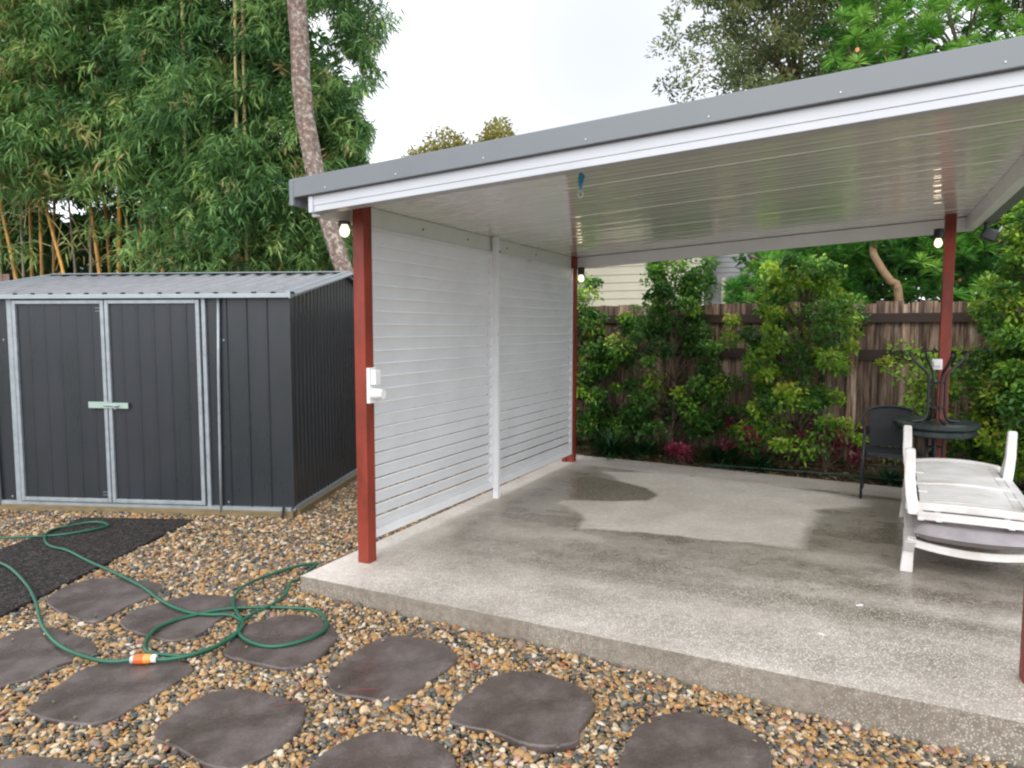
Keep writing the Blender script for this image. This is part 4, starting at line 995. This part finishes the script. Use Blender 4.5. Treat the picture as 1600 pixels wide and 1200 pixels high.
CUL = [ # px x at y=430, px x/y at top, material, dist, radius, clump
 (24, -5, 290, CY, 11.2, .036, 0), (-20, -60, 200, CY, 11.0, .035, 0), (2, 0, 330, CG, 12.0, .03, 0), (37, 28, 260, CP, 12.2, .025, 0),
 (50, 44, 240, CY, 11.8, .03, 0), (84, 86, 200, CY, 12.3, .03, 1), (172, 160, 260, CY, 12.0, .034, 2), (218, 222, 270, CY, 11.9, .036, 2),
 (66, 58, 200, CY, 11.4, .030, 1), (100, 72, 325, CY, 11.0, .034, 1), (118, 106, 300, CP, 12.0, .022, 1),
 (156, 136, 280, CY, 11.3, .038, 2), (186, 187, 200, CY, 11.2, .044, 2), (206, 197, 340, CG, 11.0, .028, 2), (142, 140, 250, CP, 12, .03, 2),
 (230, 225, 300, CG, 11.2, .032, 3), (255, 242, 370, CY, 11.0, .034, 3), (241, 238, 280, CP, 11.8, .03, 3), (295, 283, -60, CR, 10.6, .040, 3), (268, 262, 200, CG, 12, .03, 3),
 (281, 275, 362, CP, 10.9, .052, 4), (331, 316, 280, CP, 11.2, .036, 4), (342, 338, 260, CG, 11.8, .03, 4), (372, 366, -60, CR, 10.6, .035, 4), (386, 378, -60, CR, 10.7, .038, 4),
 (384, 384, 250, CG, 11.5, .035, 5), (412, 405, 180, CG, 11.8, .03, 5), (440, 430, 150, CG, 12.2, .03, 5), (398, 395, -60, CP, 12.4, .03, 5)]
CL = [(-170, 55, 'bamboo clump at the left edge with orange yellow canes'), (40, 145, 'bamboo clump with thin yellow canes, second from the left'), (130, 235, 'bamboo clump with thick orange canes, above the left shed door'),
      (215, 305, 'bamboo clump with one pale cane showing high up, above the shed roof middle'), (290, 410, 'bamboo clump with twin pale canes high up, above the right shed door'), (395, 600, 'dark bamboo clump at the right end, reaching past the spotted trunk')]
from math import sin
for ci, (x0, x1, lab) in enumerate(CL):
    rng = np.random.default_rng(300+ci); xm = (x0+x1)/2; D0 = 11.6
    bpt = at(xm, 560, D0); bpt[2] = -.12
    t = thing('bamboo', lab, 'bamboo', tuple(bpt), 0, 'bamboo clumps behind the shed')
    for (xb, xt, yt, mt, dd, rad, cc) in CUL:
        if cc != ci: continue
        p1 = at(xb, 430, dd); p2 = at(xt, yt, dd+.15); d = (p2-p1)/(p2[2]-p1[2]); p0 = p1-d*(p1[2]+.12)*.7; p0[2] = -.12
        ptop = p2+d*.3
        pts = [p0, (p0+p1)/2, p1, (p1+p2)/2, p2]; pts = cr(pts, 8); path_ = []; rads = []
        for i, q in enumerate(pts):
            path_.append(tuple(np.array(q)-bpt)); rads.append(rad*(1-.35*i/len(pts))*(1.12 if i % 4 == 0 else 1))
        s = MB(); s.tube(path_, rads, 8); s.build('culm', mt, t, smooth=True)
    # leafy sprays: front curtain with an uneven lower edge, deep layers behind with shade painted into darker leaves
    lowy = [300, 318, 300, 330, 345, 425][ci]
    allC = []; tints = []
    def fill(n_, xa, xb_, ya, yb, da, db, a0, a1, pw=1.0):
        for _ in range(n_):
            d_ = rng.uniform(da, db); x_ = rng.uniform(xa, xb_); y_ = ya+(yb-ya)*rng.random()**pw
            allC.append(at(x_, y_, d_)); tints.append(rng.uniform(a0, a1))
    def branch_fill(nb_, ns_, xa, xb_, ya, yb, da, db, a0, a1):
        for _ in range(nb_):   # arching branches carrying sprays: light and dark clumps
            c_ = at(rng.uniform(xa, xb_), rng.uniform(ya, yb), rng.uniform(da, db)); az = rng.uniform(0, 6.28); dd_ = np.array([math.cos(az), -abs(math.sin(az))*.8, .15]); a_ = a0+(a1-a0)*rng.random()**1.4*1.25
            for k in range(ns_):
                q = k/ns_; allC.append(c_+dd_*q*.75+np.array([0, 0, -.55*q*q])+rng.normal(0, .07, 3)); tints.append(a_+rng.normal(0, .05))
    w = (x1-x0)
    br = .12 if ci < 2 else 0
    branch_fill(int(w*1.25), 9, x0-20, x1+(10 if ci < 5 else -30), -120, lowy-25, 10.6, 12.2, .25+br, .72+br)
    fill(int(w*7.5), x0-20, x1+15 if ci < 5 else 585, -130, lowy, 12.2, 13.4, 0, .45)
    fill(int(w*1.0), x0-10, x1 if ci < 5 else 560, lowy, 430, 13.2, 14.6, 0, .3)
    branch_fill(int(w*(.03 if ci < 4 else .14)), 7, x0, x1 if ci < 5 else 520, 330, 415, 10.9, 11.6, .45, .8)
    if ci == 5:
        branch_fill(60, 9, 520, 600, 20, 285, 10.8, 11.8, .2, .7); branch_fill(22, 8, 560, 600, 130, 270, 10.9, 11.6, .3, .7); branch_fill(26, 8, 540, 575, -60, 60, 10.9, 11.6, .3, .7)
    if ci == 3: branch_fill(34, 8, 262, 308, 85, 400, 10.1, 10.5, .25, .7)
    if ci == 4: branch_fill(30, 8, 345, 400, 205, 400, 10.1, 10.5, .25, .7); fill(40, 350, 400, 190, 400, 10.2, 10.4, .2, .7)
    s = MB()   # tangle of thin dead twigs low down
    for _ in range(int(w*.22)):
        q = at(rng.uniform(x0, x1), rng.uniform(320, 425), rng.uniform(11, 12.4))-bpt; e = q+np.array([rng.normal(0, .5), rng.normal(0, .2), rng.normal(.1, .4)])
        s.tube([tuple(q), tuple((q+e)/2+np.array([0, 0, .06])), tuple(e)], [.007, .006, .003], 5)
    s.build('twigs', CP if ci > 3 else CR, t)
    C = np.array(allC); ag0 = np.array(tints)
    px_ = 800+F*C[:, 0]/(C[:, 1]*cp-(C[:, 2]-H)*sp); py_ = 600+F*(-C[:, 1]*sp-(C[:, 2]-H)*cp)/(C[:, 1]*cp-(C[:, 2]-H)*sp)
    lim = 585+22*np.sin(py_*.021+1.0)+14*np.sin(py_*.07)-np.clip((40-py_)*.15, 0, 30)
    k = px_ < lim
    if ci == 5:
        gap = ((px_-505)/27)**2+((py_-55)/50)**2 < 1; gap |= ((px_-545)/26)**2+((py_-105)/26)**2 < .8; k &= ~gap
    if ci in (1, 2): k &= ~(((px_-105)/38)**2+((py_-335)/26)**2 < 1)
    C, ag0 = C[k], ag0[k]; ag0[rng.random(len(ag0)) < .012] = 1.15
    Dm = np.stack([rng.normal(0, .5, len(C)), rng.normal(-.35, .5, len(C)), rng.normal(-.15, .3, len(C))], -1)
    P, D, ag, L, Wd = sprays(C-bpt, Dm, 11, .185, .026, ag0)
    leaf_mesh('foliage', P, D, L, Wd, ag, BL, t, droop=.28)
    print('bamboo leaves', ci, len(P))
# brown fence beside the shed, just visible over its roof at the far left
bf = MB(); a = at(-60, 470, 10.3); 
for i in range(70): bf.box((i*.1-6.6, rng.uniform(0, .01), 1.15), (.094, .016, 2.52+rng.normal(0, .01)))
o = bf.build('timber_fence', plain('pinkish_timber', (.20, .13, .11), .8, var=.4, scale=10)); o.location = (at(-20, 470, 10.6)[0], 10.6, 0)
tag(o, 'low brown timber fence showing at the left over the shed roof', 'fence')

# olive leaved tree upper right
OL = leaf_mat('olive_leaf', [(0, (.08, .12, .055)), (.5, (.19, .25, .10)), (.8, (.30, .34, .13)), (1, (.40, .32, .16))], .5, .5)
def crown_tree(name, label, basept, tips, leaf, per, Lw, mat_, rad=(.25, .5), trunk_r=.12, seed=1, group=None, barkm=BARK, nlimb=10, broad=False, age=(.1, .9), fork=.45):
    global rng
    rng = np.random.default_rng(seed); t = thing(name, label, 'tree', tuple(basept), 0, group); T = np.array(tips)-basept
    s = MB(); c_ = T.mean(0); fk_ = np.array([c_[0]*.5, c_[1]*.5, c_[2]*fork]); limb(s, (0, 0, 0), fk_, trunk_r, trunk_r*.7, seed)
    s.build('trunk', barkm, t, smooth=True); s = MB(); idx = rng.permutation(len(T))[:nlimb*4]
    hubs = [fk_+(T[i]-fk_)*.45+rng.normal(0, .15, 3) for i in idx[:nlimb]]
    for i, hb in enumerate(hubs): limb(s, fk_, hb, trunk_r*.5, trunk_r*.22, seed+i, sides=7)
    for i in idx: hb = min(hubs, key=lambda q: np.linalg.norm(q-T[i])); limb(s, hb, T[i], trunk_r*.16, .008, seed+i, n=5, sides=5)
    s.build('branches', barkm, t, smooth=True)
    P, D, ag, L, Wd = clump_leaves(T, rng.uniform(rad[0], rad[1], len(T)), per, rng.uniform(age[0], age[1], len(T)), Lw[0], Lw[1], flat=.8)
    leaf_mesh('foliage', P, D, L, Wd, ag, mat_, t, droop=.2, broad=broad); return t
rs = np.random.default_rng(8); tips = []
while len(tips) < 760:
    x, y = rs.uniform(1030, 1420), rs.uniform(-220, 175)
    left = 1062+18*math.sin(y*.05)+(25 if y > 60 else 0)+max(0, (y-95)*1.0)
    if x < left: continue
    if x < 1130 and rs.random() < .5: continue
    tips.append(at(x, y, rs.uniform(13.2, 16)))
for (x, y) in ((1035, 75), (1050, 60), (1042, 135), (1060, 120), (1068, 150), (1048, 28), (1085, 135), (1075, 90)): tips.append(at(x, y, 13.6))
crown_tree('olive_leaved_tree', 'loose olive green tree showing above the middle of the patio roof', np.array([*at(1260, 400, 14.8)[:2], -.12]), tips, None, 75, (.105, .042), OL, (.16, .34), .16, 8, broad=True)
# far yellow tree
rs = np.random.default_rng(9); tips = []
while len(tips) < 150:
    x = rs.uniform(640, 815); top = 250-38*math.exp(-((x-690)/30)**2)-52*math.exp(-((x-785)/22)**2)-14*math.exp(-((x-740)/40)**2)-(12 if 700 < x < 720 else 0)
    tips.append(at(x, rs.uniform(top+4, 300), rs.uniform(27, 30)))
YT = leaf_mat('yellow_green_leaf', [(0, (.13, .14, .03)), (1, (.32, .28, .06))], .5, .3)
crown_tree('yellow_green_tree', 'small distant yellow green treetop peeping over the patio roof', np.array([*at(730, 400, 28.5)[:2], -.12]), tips, None, 110, (.16, .10), YT, (.45, .75), .2, 9, broad=True)
# bright rosette-leaved tree: narrow glossy leaves in whorls
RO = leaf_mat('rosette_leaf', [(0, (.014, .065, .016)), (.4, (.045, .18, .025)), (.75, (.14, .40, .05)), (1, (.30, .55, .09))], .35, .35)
PEACH = plain('peach_blossom', (.75, .32, .14), .5, var=.1)
def rosette_tree(label, basept, tips, seed, forkpts, tints, nl=60, L0=.215, fl=True):
    global rng
    rng = np.random.default_rng(seed); t = thing('rosette_leaved_tree', label, 'tree', tuple(basept), 0, 'bright narrow leaved trees behind the fence'); T = np.array(tips)-basept
    s = MB(); F_ = [np.array(q)-basept for q in forkpts]; s.tube(cr(F_, 5), list(np.linspace(.058, .045, (len(F_)-1)*5+1)), 10); s.build('trunk', plain('tan_bark', (.26, .17, .09), .8, var=.35, scale=15, bump=.5), t, smooth=True)
    s = MB(); top = F_[-1]; idx = rng.permutation(len(T))[:90]; hubs = [top+(T[i]-top)*.5+rng.normal(0, .2, 3) for i in idx[:12]]
    for i, hb in enumerate(hubs): limb(s, top, hb, .045, .025, seed+i, sides=7)
    for i in idx: hb = min(hubs, key=lambda q: np.linalg.norm(q-T[i])); limb(s, hb, T[i], .02, .008, seed+i, n=4, sides=5)
    s.build('branches', BARK, t, smooth=True)
    n = len(T); th = rng.uniform(0, 6.283, (n, nl)); el = rng.uniform(-.5, 1.35, (n, nl)); D = np.stack([np.cos(th)*np.cos(el), np.sin(th)*np.cos(el), np.sin(el)], -1)
    ax = unit(rng.normal(0, .35, (n, 3))+np.array([0, -.35, .6])); D = D+ax[:, None, :]*.35
    P = np.repeat(T, nl, 0); ag = np.clip(np.repeat(tints, nl)+rng.normal(0, .08, n*nl), 0, 1)
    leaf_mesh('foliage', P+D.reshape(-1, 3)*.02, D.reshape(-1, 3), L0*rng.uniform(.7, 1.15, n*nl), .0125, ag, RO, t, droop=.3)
    if fl:
        s = MB()
        for i in rng.permutation(n)[:34]:
            p = T[i]+np.array([rng.normal(0, .08), -.16, rng.normal(.05, .05)]); s.lathe([(.006, 0), (.012, .02), (.022, .045), (.03, .05)], tuple(p), 7, Matrix.Rotation(rng.uniform(0, 1.4)+1.2, 3, 'X'))
        s.build('blossom', PEACH, t)
    return t
rs = np.random.default_rng(21); tips = []; tints = []
while len(tips) < 900:
    x = rs.uniform(1275, 1800); y = rs.uniform(-160, 170); 
    if x < 1300+max(0, 20-y)*.35+12*math.sin(y*.06) and rs.random() < .85: continue
    d_ = rs.uniform(9.6, 12.4); tips.append(at(x, y, d_)); tints.append(np.clip(.95-(d_-9.6)*.3+rs.normal(0, .12), .05, 1))  # farther tips get darker leaves: shade inside the crown painted into the colour
while len(tips) < 1300:
    x = rs.uniform(1300, 1780); y = rs.uniform(250, 468); d_ = rs.uniform(9.5, 12)
    if 1330 < x < 1395 and y > 400 and d_ < 10.6: continue
    if x < 1400 and y > 395 and rs.random() < .6: continue
    tips.append(at(x, y, d_)); tints.append(np.clip(.75-(d_-9.5)*.3+rs.normal(0, .15), .05, 1))  # lower tips darken with depth too, as painted crown shade
fp = [np.array([*at(1425, 560, 9.7)[:2], -.12]), at(1405, 470, 9.7), at(1392, 440, 9.7), at(1375, 415, 9.75), at(1365, 380, 9.9), at(1400, 300, 10.3)]
rosette_tree('bright green narrow leaved tree with peach blossom, tan trunk over the fence', fp[0], tips, 22, fp, np.array(tints))
rs = np.random.default_rng(31); tips = []; tints = []
while len(tips) < 170:
    x = rs.uniform(1140, 1345); y = rs.uniform(385, 478); d_ = rs.uniform(10.2, 12)
    if x < 1190 and y < 440: continue
    if y < 400 and x < 1230: continue
    tips.append(at(x, y, d_)); tints.append(np.clip(.55+rs.normal(0, .2), .05, 1))
fp = [np.array([*at(1250, 560, 11)[:2], -.12]), at(1250, 500, 11), at(1260, 450, 11), at(1250, 420, 11)]
rosette_tree('low bright green narrow leaved bush rising behind the fence beside the neighbouring verandah', fp[0], tips, 32, fp, np.array(tints), L0=.22, fl=False)
# foliage backing far behind, shade painted in by dark leaf colours, reads as one
rs = np.random.default_rng(41); rng = rs; C = []
for _ in range(900): C.append(at(rs.uniform(1180, 1900), rs.uniform(250, 480), rs.uniform(13, 15)))
for _ in range(900): C.append(at(rs.uniform(-350, 640), rs.uniform(340, 480), rs.uniform(14.6, 16)))
for _ in range(900): C.append(at(rs.uniform(-350, 520), rs.uniform(60, 400), rs.uniform(15, 17)) if rs.random() < .62 else at(rs.uniform(-350, 60), rs.uniform(200, 400), rs.uniform(14.5, 16)))
C = np.array(C); kx = 800+F*C[:, 0]/C[:, 1]; ky = 514-F*(C[:, 2]-H)/C[:, 1]
C = C[~((((kx-105)/45)**2+((ky-330)/32)**2) < 1)]
P, D, ag, L, Wd = clump_leaves(C, rs.uniform(.3, .55, len(C)), 34, rs.uniform(0, .45, len(C)), .2, .09)
tag(leaf_mesh('distant_foliage', P, D, L, Wd, ag, LP, broad=True), 'dark mass of foliage beyond the bamboo and the fence', 'foliage', kind='stuff')

# ================================================================= SMALL THINGS
def litter(name, px, py, z, L, Wd, ang, mat_, lab, cat, ground=False):
    p = gg(px, py, .018) if ground else gnd(px, py, z)
    s = MB(); pts = []
    for i in range(8):
        a = i/8*6.283; pts.append((math.cos(a)*L/2, math.sin(a)*Wd/2*(.7+.3*math.cos(a*2))))
    s.prism(pts, 0, .003); o = s.build(name, mat_); o.location = (p[0], p[1], p[2]+.001); o.rotation_euler = (.06, .04, ang)
    return tag(o, lab, cat)
litter('paper_scrap', 1343, 946, 0, .055, .03, .3, WPLAST, 'white scrap of paper lying on the slab in front of the loungers', 'litter')
litter('paper_scrap', 1283, 991, 0, .035, .015, -.5, WPLAST, 'small pale scrap on the slab near the front edge', 'litter')
DRYL = plain('dry_leaf', (.32, .14, .04), .7, var=.3, scale=40)
litter('fallen_leaf', 1082, 744, 0, .07, .03, .2, DRYL, 'orange brown fallen leaf near the rear edge of the slab', 'leaf')
litter('fallen_leaf', 898, 828, 0, .05, .02, 1.2, DRYL, 'small brown fallen leaf left of the dry patch', 'leaf')
litter('fallen_leaf', 1492, 1059, 0, .03, .008, .6, BARK, 'tiny dark twig fleck on the slab near the right', 'twig')
TW = plain('red_twig', (.16, .03, .03), .6, var=.2)
for (xa, ya, xb_, yb, lab) in ((430, 1102, 470, 1097, 'thin red twig on the stepping stone below the hose coil'), (545, 1080, 590, 1076, 'thin red twig at the lower edge of the stone beside the slab')):
    a, b2 = gg(xa, ya, .022), gg(xb_, yb, .022); s = MB(); s.tube([(0, 0, 0), tuple((b2-a)*.5+[0, .004, 0]), tuple(b2-a)], .0022, 5); o = s.build('twig', TW); o.location = tuple(a); tag(o, lab, 'twig')
